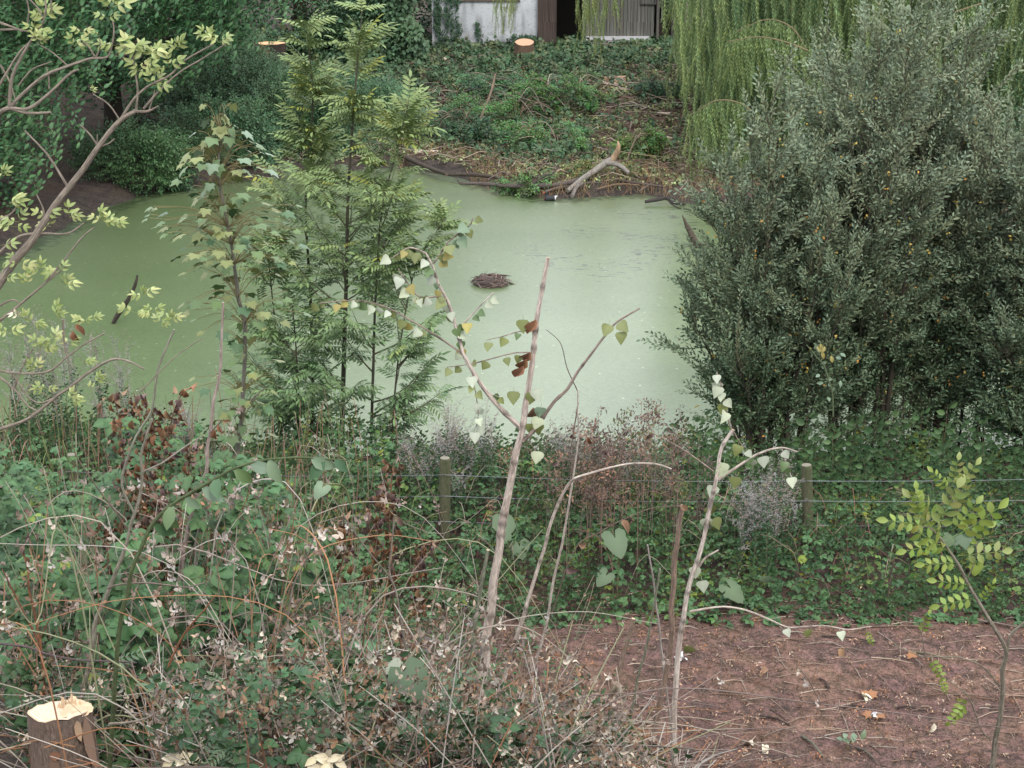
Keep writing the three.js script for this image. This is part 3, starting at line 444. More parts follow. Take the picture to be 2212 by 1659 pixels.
{ // a small dark water bird, one continuous body
  const c = onWater(1190, 433), q = thing('moorhen', 'small dark moorhen with white under its raised tail by the far shore', 'bird', c.clone().setY(0));
  const B = [[[-.10, .05, 0], [.07, .06, .01], .075, .06], [[.05, .06, 0], [.17, .13, .02], .045, .012], [[-.1, .08, 0], [-.13, .19, 0], .032, .026], [[-.13, .2, 0], [-.155, .205, 0], .032, .027], [[-.16, .2, 0], [-.2, .19, 0], .012, .004]];
  const sd = (p, [a, b, r0, r1]) => { const ax = p[0] - a[0], ay = p[1] - a[1], az = p[2] - a[2], bx = b[0] - a[0], by = b[1] - a[1], bz = b[2] - a[2], t = clamp((ax * bx + ay * by + az * bz) / (bx * bx + by * by + bz * bz)); return Math.hypot(ax - bx * t, ay - by * t, az - bz * t) - lerp(r0, r1, t); };
  const S = 44, mc = new MarchingCubes(S, M.leaf, false, false, 60000), W = .26; mc.isolation = 0;
  const f = p => { let d = 1; for (const b of B) { const e = sd(p, b), h = clamp(.5 + .5 * (d - e) / .03); d = lerp(d, e, h) - .03 * h * (1 - h); } return d; };
  for (let z = 0; z < S; z++) for (let y = 0; y < S; y++) for (let x = 0; x < S; x++) mc.field[x + y * S + z * S * S] = -f([(x - S / 2) / (S / 2) * W, (y - S / 2) / (S / 2) * W + .1, (z - S / 2) / (S / 2) * W]);
  mc.update(); const n = mc.count, m = new MB();
  for (let k = 0; k < n; k++) { const x = mc.positionArray[k * 3] * W, y = mc.positionArray[k * 3 + 1] * W + .1, z = mc.positionArray[k * 3 + 2] * W; m.v(x + c.x, y, z + c.z, x < -.165 ? [.5, .1, .03] : x > .1 && y < .125 ? [.75, .75, .78] : [.025, .026, .032]); m.i.push(k); }
  m.build('body', M.dull, q);
}
// ------------------------------------------------------------------ wire fence between the path and the pond
{
  const P1 = at(960, 1196, 13.6), P2 = at(1747, 1200, 13.6), step = V(P2.x - P1.x, 0, P2.z - P1.z), q = thing('wire_fence', 'barbed wire fence on mossy round wooden posts along the near edge of the pond', 'fence', V(P1.x, .45, P1.z));
  reseed(210); const posts = [];
  for (let k = -2; k <= 2; k++) { const b = V(P1.x + step.x * k, 0, P1.z + step.z * k); b.y = height(b.x, -b.z) - .15; const m = new MB(), top = k === 0 ? at(961, 989, 13.6) : k === 1 ? at(1742, 1004, 13.6) : b.clone().add(V(.02, 1.15, 0)); m.tube([b, b.clone().lerp(top, .5), b.clone().lerp(top, .97), top], [.062, .06, .059, .05], 10, [.19, .185, .13], { col2: [.1, .125, .06], rough: .08, capcol: [.26, .25, .21] }); m.build('post', M.bark, q); posts.push([b, top]); }
  for (const h of [.93, .66, .33]) { const m = new MB(); for (let k = 0; k < posts.length - 1; k++) { const a = posts[k][0].clone().lerp(posts[k][1], .13 + h * .82 * .95).add(V(0, 0, .065)), b = posts[k + 1][0].clone().lerp(posts[k + 1][1], .13 + h * .82 * .95).add(V(0, 0, .065)), pts = []; for (let j = 0; j <= 10; j++) { const t = j / 10; pts.push(a.clone().lerp(b, t).add(V(0, -.12 * t * (1 - t), 0))); } m.tube(pts, .0023, 4, [.25, .28, .33], { cap: false }); for (let t = .03; t < 1; t += .04) { const p = a.clone().lerp(b, t).add(V(0, -.12 * t * (1 - t), 0)), e = V(gauss() * .3, 1, gauss()).normalize().multiplyScalar(.014); m.tube([p.clone().sub(e), p.clone().add(e)], .0018, 3, [.25, .28, .33], { cap: false }); } } m.build('wire', M.metal, q); }
}
// ------------------------------------------------------------------ ash saplings on the near edge of the pond
const spAsh = (() => { const m = new MB(); reseed(11); const R0 = .21, ra = t => V(0, t * R0, -.06 * t * t); m.tube([ra(0), ra(.5), ra(1)], .0016, 3, [.1, .12, .04], { cap: false });
  for (let k = 0; k < 5; k++) for (const s of [-1, 1]) { const t = .22 + k * .165; m.leaf(PR.mid, ra(t), V(s * .85, .55, -.15).normalize(), V(s * .15, .1, 1).normalize(), rr(.065, .09), .025, jit([.09, .145, .075], .2), { fold: .25, droop: .35 }); }
  m.leaf(PR.mid, ra(1), V(0, 1, -.4).normalize(), V(0, .3, 1), .09, .027, [.095, .15, .076]); return m.geo(); })();
function ash(label, L, d, w0, spread, sd, o = {}) { // L: the stem from the ground up
  reseed(sd); const P = smooth(L.map(([u, v]) => at(u, v, d + (o.dd || 0) * (v < 500 ? 1 : 0))), 4), b = P[0].clone(); b.y = height(b.x, -b.z) - .1; P.unshift(b);
  const q = thing('ash_sapling', label, 'tree', b), T = new MB(), B = new MB(), I = new Inst(spAsh, M.leaf), n = P.length - 1, r0 = rad(w0, d);
  T.tube(P, t => r0 * (1 - .82 * t), 7, [.105, .095, .075], { rough: .1, col2: [.07, .075, .05] }); T.build('trunk', M.bark, q);
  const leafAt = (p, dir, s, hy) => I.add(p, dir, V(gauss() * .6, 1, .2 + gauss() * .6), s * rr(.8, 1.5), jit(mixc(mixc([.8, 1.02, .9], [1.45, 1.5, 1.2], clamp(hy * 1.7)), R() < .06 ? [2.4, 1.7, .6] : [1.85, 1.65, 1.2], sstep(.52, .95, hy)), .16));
  for (let k = 0; k < n * (o.den || 3.2) * .5; k++) {
    const t = o.from ? lerp(o.from, 1, R()) : R(), x = t * n, i = Math.min(Math.floor(x), n - 1), p = P[i].clone().lerp(P[i + 1], x - i); if (t < .12) continue;
    const a = rr(0, 6.283), l = spread * pl(o.prof || [[0, .5], [.15, 1], [.42, 1.1], [.6, .72], [.76, .4], [.9, .2], [1, .06]], t) * rr(.55, 1.1), e = V(Math.cos(a), rr(.5, 1.7) * (.6 + t * .7), Math.sin(a)).normalize(), pts = [p, p.clone().addScaledVector(e, l * .5).add(V(0, -.02 * l, 0)), p.clone().addScaledVector(e, l).add(V(0, .1 * l, 0))], S = smooth(pts, 4);
    B.tube(S, t2 => .011 * (1 - .75 * t2) * (.5 + (1 - t) * .8), 4, [.1, .1, .06], { cap: false });
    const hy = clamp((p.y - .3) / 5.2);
    S.forEach((z, j) => { if (j < 2) return; for (const s of [-1, 1]) if (R() < (o.leafy || .85) * (t > .8 ? .7 : 1)) leafAt(z, e.clone().multiplyScalar(.7).add(V(-e.z * s + gauss() * .4, gauss() * .5 - .05, e.x * s + gauss() * .4)).normalize(), 1, hy + .05 * j); });
    leafAt(S[S.length - 1], e.clone().add(V(0, .3, 0)).normalize(), 1.1, hy + .1); if (t > .75) for (let z = 0; z < 2; z++) leafAt(p, rdir(.5), 1, hy + .15);
  }
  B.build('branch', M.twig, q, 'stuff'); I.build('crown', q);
}
ash('tallest ash sapling with a yellow green plume reaching the top edge', [[738, 975], [742, 800], [748, 600], [752, 420], [766, 210], [782, 20]], 16.4, 13, .85, 221, { den: 4.4 });
ash('ash sapling left of the tallest, with a forked thin yellow green top', [[672, 980], [676, 800], [668, 600], [660, 420], [676, 210], [662, 60]], 16.9, 10, .75, 222, { den: 3.2, prof: [[0, .5], [.15, .9], [.45, 1.05], [.6, .8], [.75, .38], [.9, .18], [1, .06]] });
ash('ash sapling leaning right with feathery arching sprays over the bank', [[801, 970], [806, 800], [812, 620], [826, 450], [858, 320], [884, 215]], 16.2, 8, .8, 223, { den: 3.3 });
ash('slender low ash sapling left of the trunks with dark leaves', [[606, 985], [602, 800], [588, 640], [575, 520]], 16.7, 8, .75, 224, { den: 3.1, leafy: .85 });
ash('short bushy ash sapling at the foot of the thickest trunk', [[640, 985], [644, 880], [640, 760], [632, 660]], 16.3, 9, .8, 225, { den: 4.6 });
ash('short ash sapling with sprays reaching right over the duckweed', [[845, 985], [852, 860], [868, 720], [905, 560], [965, 470]], 16, 6, .55, 226, { den: 2.3, leafy: .8 });
// ------------------------------------------------------------------ grey green sallow shrubs at the right
const spSallow = sprig(11, .26, .066, .023, PR.mid, [.178, .228, .142], { stem: .0022, spread: .95, seed: 12, lift: .25, sc: [.12, .1, .06] });
const spYellow = sprig(2, .06, .05, .026, PR.mid, [.42, .3, .06], { spread: .8, seed: 18 });
function sallow(label, base, d, tips, n, sd, o = {}) {
  reseed(sd); const b = at(base[0], base[1], d); b.y = height(b.x, d) - .1; const q = thing('sallow_shrub', label, 'shrub', b), T = new MB(), W = new MB(), I = new Inst(spSallow, M.dull);
  const stems = tips.map(([u, v, dd]) => { const e = at(u, v, d + (dd ?? rr(-.9, .9))), s0 = b.clone().add(V((e.x - b.x) * .45 + gauss() * .35, 0, gauss() * .5)), mid = s0.clone().lerp(e, .5).add(V((b.x - e.x) * .1 + gauss() * .14, .1, gauss() * .15)); return smooth([s0, mid, e], 9); });
  { const n0 = stems.length; for (let k = 0; k < n0; k++) { const A = stems[k], B = stems[Math.floor(R() * n0)], f = rr(.3, .9); stems.push(A.map((p, j) => p.clone().lerp(B[Math.min(j, B.length - 1)], f * j / A.length).add(V(gauss() * .03, 0, gauss() * .05)))); } }
  stems.forEach((S, k) => T.tube(S, t => .034 * rr(.98, 1.02) * (1 - .86 * t) * (k % 5 ? .42 : 1.15), 6, [.1, .085, .065], { col2: [.055, .05, .04], ph: k }));
  T.build('stem', M.bark, q, 'stuff');
  const per = n / stems.length;
  for (const S of stems) for (let k = 0; k < per / 10; k++) {
    const t = lerp(o.low ?? .16, 1.02, Math.pow(R(), .72)), x = t * (S.length - 1), i = Math.min(Math.floor(x), S.length - 2), p = S[i].clone().lerp(S[i + 1], x - i), dir = S[i + 1].clone().sub(S[i]).normalize(), l = rr(.3, .95) * (1.15 - .6 * t), e = V(gauss() * 1.9 + dir.x * .4, .5 + gauss() * .8, gauss() * 1.9 + dir.z * .4).normalize(), E = p.clone().addScaledVector(e, l).add(V(0, .08, 0)), tw = smooth([p, p.clone().lerp(E, .5).add(V(gauss() * .04, -.02, gauss() * .04)), E], 4);
    W.tube(tw, t2 => .007 * (1 - .7 * t2), 3, [.09, .08, .055], { cap: false });
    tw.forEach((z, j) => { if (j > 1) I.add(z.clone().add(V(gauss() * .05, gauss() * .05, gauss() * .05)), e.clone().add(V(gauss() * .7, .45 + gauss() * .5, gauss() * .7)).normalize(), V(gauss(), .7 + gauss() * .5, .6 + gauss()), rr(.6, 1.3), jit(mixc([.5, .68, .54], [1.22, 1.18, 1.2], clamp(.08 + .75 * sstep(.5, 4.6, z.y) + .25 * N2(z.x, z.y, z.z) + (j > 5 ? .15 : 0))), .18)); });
  }
  for (const S of stems) for (let k = 0; k < 5; k++) { const z = S[1 + Math.floor(R() * S.length * .3)], e = V(gauss() * 1.4, .5 + gauss() * .5, gauss() * 1.4).normalize(), l = rr(.25, .6); W.tube([z, z.clone().addScaledVector(e, l * .5), z.clone().addScaledVector(e, l)], .004, 3, [.12, .1, .06], { cap: false }); for (let j = 1; j < 4; j++) I.add(z.clone().addScaledVector(e, l * j / 3), e, V(gauss(), .8, .5), rr(.5, 1), jit([.75, .95, .75], .2)); }
  for (const S of stems) for (let k = 0; k < 5; k++) { const p = pick(S.slice(-7)), e = V(gauss() * .45, 1, gauss() * .45).normalize(), l = rr(.3, .75), tw = [p, p.clone().addScaledVector(e, l * .5), p.clone().addScaledVector(e, l)]; W.tube(tw, t => .006 * (1 - .7 * t), 3, [.14, .12, .07], { cap: false }); for (let j = 0; j < 4; j++) I.add(p.clone().addScaledVector(e, l * (j + .5) / 4), e, V(gauss(), .3, 1), rr(.6, 1), jit([1.25, 1.25, 1.25], .2)); }
  { const Y = new Inst(spYellow, M.leaf); for (let k = 0; k < (o.yellow ?? 260); k++) { const S = pick(stems), z = pick(S.slice(6)); Y.add(z.clone().add(V(gauss() * .6, gauss() * .5, gauss() * .6)), rdir(-.2), V(gauss(), .6, 1), rr(.7, 1.2), jit(pick([[1, 1, 1], [.75, .8, .8], [1.1, .8, .7]]), .2)); } Y.build('yellow_leaves', q); }
  W.build('twig', M.twig, q, 'stuff'); I.build('crown', q);
}
sallow('grey green sallow shrub leaning left over the duckweed beside the snag', [1690, 1090], 16.6, [[1495, 690], [1520, 590], [1545, 480], [1565, 390], [1620, 290], [1700, 420], [1790, 480], [1830, 620], [1700, 700], [1665, 235], [1710, 280], [1760, 330], [1590, 770], [1560, 860], [1650, 480], [1840, 330], [1740, 560], [1640, 600]], 6800, 231);
sallow('tall grey green sallow shrub in the middle of the right hand thicket', [1905, 1070], 17.1, [[1740, 190], [1790, 90], [1850, 110], [1905, 60], [1960, 110], [1800, 300], [2010, 200], [1710, 420], [1880, 380], [1760, 640], [1990, 420], [1860, 560], [1930, 300], [1830, 200], [1900, 700]], 8400, 232);
sallow('sallow shrub with a thick forked trunk and some yellow leaves', [2040, 1010], 17.5, [[1970, 40], [2040, 30], [2090, 70], [2150, 230], [2210, 330], [2110, 380], [2240, 500], [2010, 560], [2170, 560], [1950, 700], [2060, 250], [2090, 500], [2150, 430], [2000, 320]], 8200, 233);
sallow('dark leaved sallow shrub at the right edge of the picture', [2290, 1060], 16.8, [[2190, 480], [2230, 420], [2290, 260], [2170, 760], [2150, 640], [2210, 860], [2350, 400], [2250, 600], [2190, 930]], 6200, 234, { low: .15 });
// ------------------------------------------------------------------ bramble and weeds along the fence
const spBramble = (() => { const m = new MB(); reseed(13); m.tube([V(0, 0, 0), V(0, .05, .004)], .0015, 3, [.1, .1, .04], { cap: false }); for (const [a, s] of [[0, 1], [1.15, .85], [-1.15, .85]]) m.leaf(PR.saw, V(0, .05, .004), V(Math.sin(a), Math.cos(a), rr(-.4, .1)).normalize(), V(rr(-.2, .2), rr(-.2, .2), 1).normalize(), .07 * s, .056 * s, jit([.042, .112, .04], .2), { fold: rr(.1, .5), droop: rr(.2, .8), rib: [.058, .135, .054] }); return m.geo(); })();
const spNettle = sprig(10, .32, .06, .03, PR.mid, [.05, .115, .052], { stem: .002, opp: true, dec: true, spread: 1.25, seed: 14 });
const spDry = sprig(5, .16, .05, .022, PR.mid, [.2, .125, .085], { stem: .0018, spread: .9, hang: .9, seed: 15, j: .35, sc: [.2, .14, .1] });
const spCurl = (() => { const m = new MB(); reseed(16); for (let k = 0; k < 3; k++) m.leaf(PR.oval, V(gauss() * .03, k * .03, gauss() * .03), rdir(-.3), rdir(.4), rr(.04, .065), .035, jit([.5, .47, .46], .2), { fold: rr(.4, 1.1), droop: rr(.3, 1.2), twist: rr(-1, 1), rib: [.36, .32, .31] }); return m.geo(); })();
{
  reseed(241); const I = new Inst(spBramble, M.leaf), Nn = new Inst(spNettle, M.leaf), D = new Inst(spDry, M.dry), C = new MB();
  const env = (x, d) => { const mound = .35 + 1.15 * clamp(.5 + .9 * N2(x * .9, d * .8)); return mound * pl([[11.8, .06], [12.3, .22], [13, .45], [13.8, .55], [14.8, .36], [16.6, .14]], d) * (x < -1.2 ? 1.7 : 1) * (1 - .5 * sstep(2, 2.8, x) * sstep(13.5, 14.3, d)) * (1 - .3 * sstep(2, 2.8, x)); };
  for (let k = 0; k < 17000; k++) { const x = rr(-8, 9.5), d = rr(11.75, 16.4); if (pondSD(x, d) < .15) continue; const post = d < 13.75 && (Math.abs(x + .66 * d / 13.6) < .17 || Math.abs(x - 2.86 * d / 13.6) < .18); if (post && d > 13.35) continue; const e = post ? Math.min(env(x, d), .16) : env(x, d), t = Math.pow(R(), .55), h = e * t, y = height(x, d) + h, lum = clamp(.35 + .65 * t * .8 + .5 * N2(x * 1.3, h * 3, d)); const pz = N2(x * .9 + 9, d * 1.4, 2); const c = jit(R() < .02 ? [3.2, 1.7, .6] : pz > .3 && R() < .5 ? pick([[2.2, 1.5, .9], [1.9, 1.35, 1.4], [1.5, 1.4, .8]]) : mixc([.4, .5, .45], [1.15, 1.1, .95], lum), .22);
    R() < .6 + .5 * N2(x * .8, d, 12) ? I.add(V(x, y, -d), V(gauss(), .1 + gauss() * .4, .4 + gauss()).normalize(), V(gauss() * .45, 1, .35 + gauss() * .4), rr(.6, 1.3), c) : Nn.add(V(x, y - .1, -d), V(gauss() * .4, 1, gauss() * .4).normalize(), V(0, .2, 1), rr(.6, 1.25) * (x > 2 && d > 14.4 ? rr(.8, 2) : 1), c); }
  I.build('bramble', null, 'bramble leaves massed along the foot of the wire fence', 'bramble'); Nn.build('nettles', null, 'nettles and green weeds growing through the fence', 'weeds');
  for (let k = 0; k < 520; k++) { const x = rr(-6, 8), d = rr(12.2, 15.5), g = gnd(x, d), h = env(x, d) * rr(.8, 1.5) + .1, a = rr(0, 6.28), l = rr(.2, .8); C.tube(smooth([g, g.clone().add(V(Math.cos(a) * l * .4, h, Math.sin(a) * l * .4)), g.clone().add(V(Math.cos(a) * l, h * rr(.3, 1.1), Math.sin(a) * l))], 3), t => .005 * (1 - .5 * t), 3, jit(pick([[.2, .15, .11], [.13, .16, .06], [.24, .13, .1], [.3, .26, .2]]), .2), { cap: false }); }
  // withered stalks with purple brown heads between the posts
  for (let k = 0; k < 88; k++) {
    const d = rr(12.4, 14.2), u = 1330 + gauss() * 300, tip = at(u, 850 + 200 * R() + Math.abs(u - 1380) * .35, d), g = gnd(tip.x + gauss() * .2, d), P = smooth([g, g.clone().lerp(tip, .55).add(V(gauss() * .1, .06, gauss() * .08)), tip], 5); if (tip.y < g.y + .3) continue; const tone = pick([[.55, .62, .8], [.75, .75, .9], [1.1, 1, 1.0], [.45, .45, .55], [.5, .8, .5]]);
    C.tube(P, t => .005 * (1 - .6 * t), 3, jit([.2, .14, .12], .2), { cap: false });
    for (let j = 5; j < P.length; j++) for (let n = 0; n < 1 + (j > 8 ? 2 : 0); n++) D.add(P[j].clone().add(V(gauss() * .07, gauss() * .06, gauss() * .07)), rdir(-.1), V(gauss(), .4, 1), rr(.45, 1.05), jit(tone, .25));
  }
  { const cs = C.build('bramble_canes', M.twig, null, 'stuff'); cs.userData.label = 'thin bramble canes and stalks among the fence weeds'; cs.userData.category = 'canes'; }
  D.build('dead_seed_heads', null, 'purple brown withered weeds in front of the fence between the posts', 'dead weeds');
}
// seeding willowherb: grey down on thin stems
const spFluff = (() => { const m = new MB(); reseed(17); for (let k = 0; k < 26; k++) { const d = sphereDir(); m.leaf([[0, .2], [.5, .5], [1, 0]], V(gauss() * .02, k * .009, gauss() * .02), d, sphereDir(), rr(.015, .035), .005, jit([.36, .355, .36], .2), { droop: .4 }); } return m.geo(); })();
[['seeding willowherb with grey down at the left below the elder leaves', [[30, 750], [80, 700], [130, 720], [170, 745], [215, 735], [260, 770], [110, 800], [300, 850], [55, 820], [235, 840]], 15.2, 251], ['grey downy willowherb standing beside the left fence post', [[925, 935], [955, 905], [985, 900], [1010, 930], [1040, 880], [960, 985], [1000, 985], [890, 960], [880, 1000], [920, 1010]], 14.4, 252], ['downy willowherb to the right of the forked poplar trunk', [[1225, 930], [1260, 960], [1285, 940], [1330, 975], [1360, 945], [1300, 1010], [1400, 990], [1190, 950]], 14.6, 253], ['pale fluffy willowherb in front of the right fence post', [[1640, 1050], [1680, 1020], [1625, 1085], [1690, 1075], [1660, 1100], [1605, 1030]], 12.9, 254], ['grey willowherb tuft behind the white birch like stem', [[385, 905], [410, 880], [360, 930], [470, 985], [500, 965]], 15, 255]].forEach(([lab, tops, d, sd]) => {
  reseed(sd); const P0 = at(tops[0][0], tops[0][1], d), q = thing('willowherb', lab, 'weeds', gnd(P0.x, d)), S = new MB(), I = new Inst(spFluff, M.dry), Lf = new Inst(spNettle, M.leaf);
  for (const [u, v] of tops) for (let k = 0; k < 4; k++) { const dd = d + rr(-.5, .7), e = at(u + gauss() * 60, v + 25 + gauss() * 60, dd), b = gnd(e.x + gauss() * .15, dd); b.y -= .05; const pts = smooth([b, b.clone().lerp(e, .5).add(V(gauss() * .06, 0, gauss() * .05)), e], 5); S.tube(pts, t => .005 * (1 - .6 * t), 3, jit([.16, .14, .1], .2), { cap: false }); for (let j = 7; j < pts.length; j++) for (let n = 0; n < 4; n++) I.add(pts[j].clone().add(V(gauss() * .06, gauss() * .05, gauss() * .06)), rdir(.6), V(0, 0, 1), rr(.6, 1.3), jit(mixc([.6, .46, .42], [1, 1, 1], R()), .2)); for (let j = 1; j < 8; j++) Lf.add(pts[j], V(gauss() * .4, 1, gauss() * .4).normalize(), V(0, .2, 1), rr(.5, .9), jit([.9, 1.0, 1], .2)); }
  S.build('stem', M.twig, q, 'stuff'); I.build('down', q); Lf.build('foliage', q);
});
// ------------------------------------------------------------------ saplings, stems and leaves near the camera
const LM = {}; // leaf tints: upper sides, pale undersides, yellowing and brown leaves
for (const [k, c, r] of [['green', [.11, .18, .075], .5], ['olive', [.19, .22, .085], .55], ['deep', [.06, .13, .06], .5], ['pale', [.46, .51, .42], .7], ['yellow', [.33, .29, .1], .6], ['elder', [.27, .33, .12], .55], ['elderpale', [.4, .44, .2], .6], ['lime', [.24, .33, .075], .55], ['brown', [.27, .16, .1], .9], ['cream', [.62, .56, .44], .8], ['burdock', [.085, .135, .07], .65], ['rust', [.27, .13, .07], .85], ['mauve', [.2, .13, .13], .9], ['teal', [.17, .25, .17], .55]])
  LM[k] = new THREE.MeshPhysicalMaterial({ color: new THREE.Color().setRGB(...c), vertexColors: true, side: THREE.DoubleSide, roughness: r, transmission: ['brown', 'rust', 'mauve', 'cream'].includes(k) ? 0 : .22, thickness: 0 }), LM[k].name = k;
const variants = (n, f, s) => { reseed(s); return Array.from({ length: n }, () => { const m = new MB(); f(m); return m.geo(); }); };
const DOCKF = [[-.1, .1], [-.2, .28], [-.1, .45], [.06, .52], [.2, .47], [.32, .5], [.45, .42], [.58, .4], [.7, .26], [.82, .22], [.92, .08], [1, 0]];
const O0 = V(0, 0, 0), YY = V(0, 1, 0), ZZ = V(0, 0, 1), W1 = [1, 1, 1];
const shade = () => { const v = rr(.85, 1.1); return [v, v, v * rr(.85, 1.05)]; };
const LEAFS = {
  heart: variants(8, m => { const c = shade(); m.leaf(PR.heart, O0, YY, ZZ, 1, .72, c, { fold: rr(.05, .4), droop: rr(0, .5), twist: rr(-.5, .5), rib: c.map(v => v * 1.15) }); }, 301),
  oval: variants(6, m => { const c = shade(); m.leaf(PR.oval, O0, YY, ZZ, 1, .5, c, { fold: rr(.1, .4), droop: rr(.1, .6), twist: rr(-.4, .4), rib: c.map(v => v * 1.12) }); }, 302),
  syc: variants(6, m => { const c = shade(); m.fan(SYC, O0, YY, ZZ, .9, .95, c, { droop: rr(.1, .5), rib: c.map(v => v * 1.15) }); }, 303),
  dock: variants(5, m => { const c = shade(); m.fan(DOCKF.map(([a, b]) => [a + rr(-.03, .03), b * rr(.9, 1.1)]), O0, YY, ZZ, 1, .95, c, { droop: rr(.05, .35), rib: c.map(v => v * 1.25) }); }, 304),
  elder: variants(6, m => { const c = shade(); m.tube([O0, V(0, .5, 0)], .008, 3, [.8, .8, .6], { cap: false }); for (const [y, a, s] of [[.22, 1, .8], [.22, -1, .8], [.48, .85, .9], [.48, -.85, .9], [.5, 0, 1]]) m.leaf(PR.oval, V(0, y, 0), V(Math.sin(a), Math.cos(a), rr(-.35, .2)).normalize(), V(rr(-.4, .4), rr(-.3, .3), 1).normalize(), .46 * s, .16, c.map(v => v * rr(.85, 1.1)), { fold: rr(.2, .6), droop: rr(.1, .7), rib: c }); }, 305),
  pinnate: variants(6, m => { const c = shade(); const ra = t => V(0, t, -.22 * t * t); m.tube([ra(0), ra(.5), ra(1)], .008, 3, [.7, .8, .5], { cap: false }); for (let k = 0; k < 4; k++) for (const s of [-1, 1]) m.leaf(PR.oval, ra(.25 + k * .2), V(s * .9, .4, rr(-.3, .1)).normalize(), V(s * .2, rr(-.2, .2), 1).normalize(), rr(.24, .32), .16, c.map(v => v * rr(.85, 1.1)), { fold: rr(0, .3), droop: rr(0, .4) }); m.leaf(PR.oval, ra(1), V(0, 1, -.4).normalize(), V(0, .3, 1), .33, .18, c); }, 306),
  curl: variants(8, m => { const c = shade(); m.leaf(PR.oval, O0, YY, ZZ, 1, .55, c, { fold: rr(.5, 1.3), droop: rr(.4, 1.4), twist: rr(-1.6, 1.6), rib: c.map(v => v * .75) }); }, 307),
};
function leafOn(q, kind, mat, p, dir, nrm, s, name = 'leaf') { const o = new THREE.Mesh(pick(LEAFS[kind]), LM[mat]); o.name = name; const m = basis(dir, nrm, p, s); m.decompose(o.position, o.quaternion, o.scale); return place(o, q); }
const pts = (L, d, d1) => L.map((l, k) => at(l[0], l[1], lerp(d, d1 ?? d, k / Math.max(1, L.length - 1))));
function stem(q, name, L, d, w0, w1, col, o = {}) { // a measured stem; o.root carries it on into the ground
  const P = pts(L, d, o.d1); if (o.root) { const e = P[0].clone().sub(P[1]).setY(0).normalize().multiplyScalar(.03), b = P[0].clone(); for (let k = 0; k < 60 && b.y > height(b.x, -b.z) - .06; k++) b.add(V(e.x * .3, -.06, e.z * .3)); P.unshift(b); }
  for (let k = P.length - 1; k > 1; k--) if (P[k].distanceTo(P[k - 1]) > .16) P.splice(k, 0, P[k].clone().lerp(P[k - 1], .5).add(V(gauss() * 1.1, 0, gauss() * .8).multiplyScalar(rad(w0, d))));
  const S = smooth(P, 5), ra = rad(w0, d), rb = rad(w1, o.d1 ?? d), m = new MB(); m.tube(S, t => lerp(ra, rb, t) * (1 + (o.knot || 0) * Math.max(0, N2(t * 31, ra * 900, 4) - .25)), o.sides || 8, col, { rough: o.rough ?? .1, col2: o.col2 || col.map(v => v * .72), capcol: o.cap || col, ph: o.ph || 0, nodes: o.nodes });
  m.build(name, o.mat || M.bark, q); return S;
}
function leavesAlong(q, S, gap, kind, mats, size, o = {}) {
  let run = 0; for (let k = 1; k < S.length; k++) { run += S[k].distanceTo(S[k - 1]); if (k / S.length < (o.from || 0)) { run = 0; continue; } while (run > gap) { run -= gap * rr(.6, 1.4); const t = S[k].clone().sub(S[k - 1]).normalize(), d = V(gauss() * 1.2 + t.x * .5, (o.hang ?? -.55) + gauss() * .5, gauss() * .9 + .2).normalize(); leafOn(q, kind, pick(mats), S[k].clone(), d, V(gauss() * .5, .25 + gauss() * .4, 1).normalize(), size * rr(.7, 1.2)); } }
}
const stemThing = (name, label, cat, u, v, d, group) => thing(name, label, cat, at(u, v, d), group);
const PB = [.82, .74, .69], PB2 = [.42, .35, .32], BR = [.22, .165, .14], GS = [.27, .29, .22];
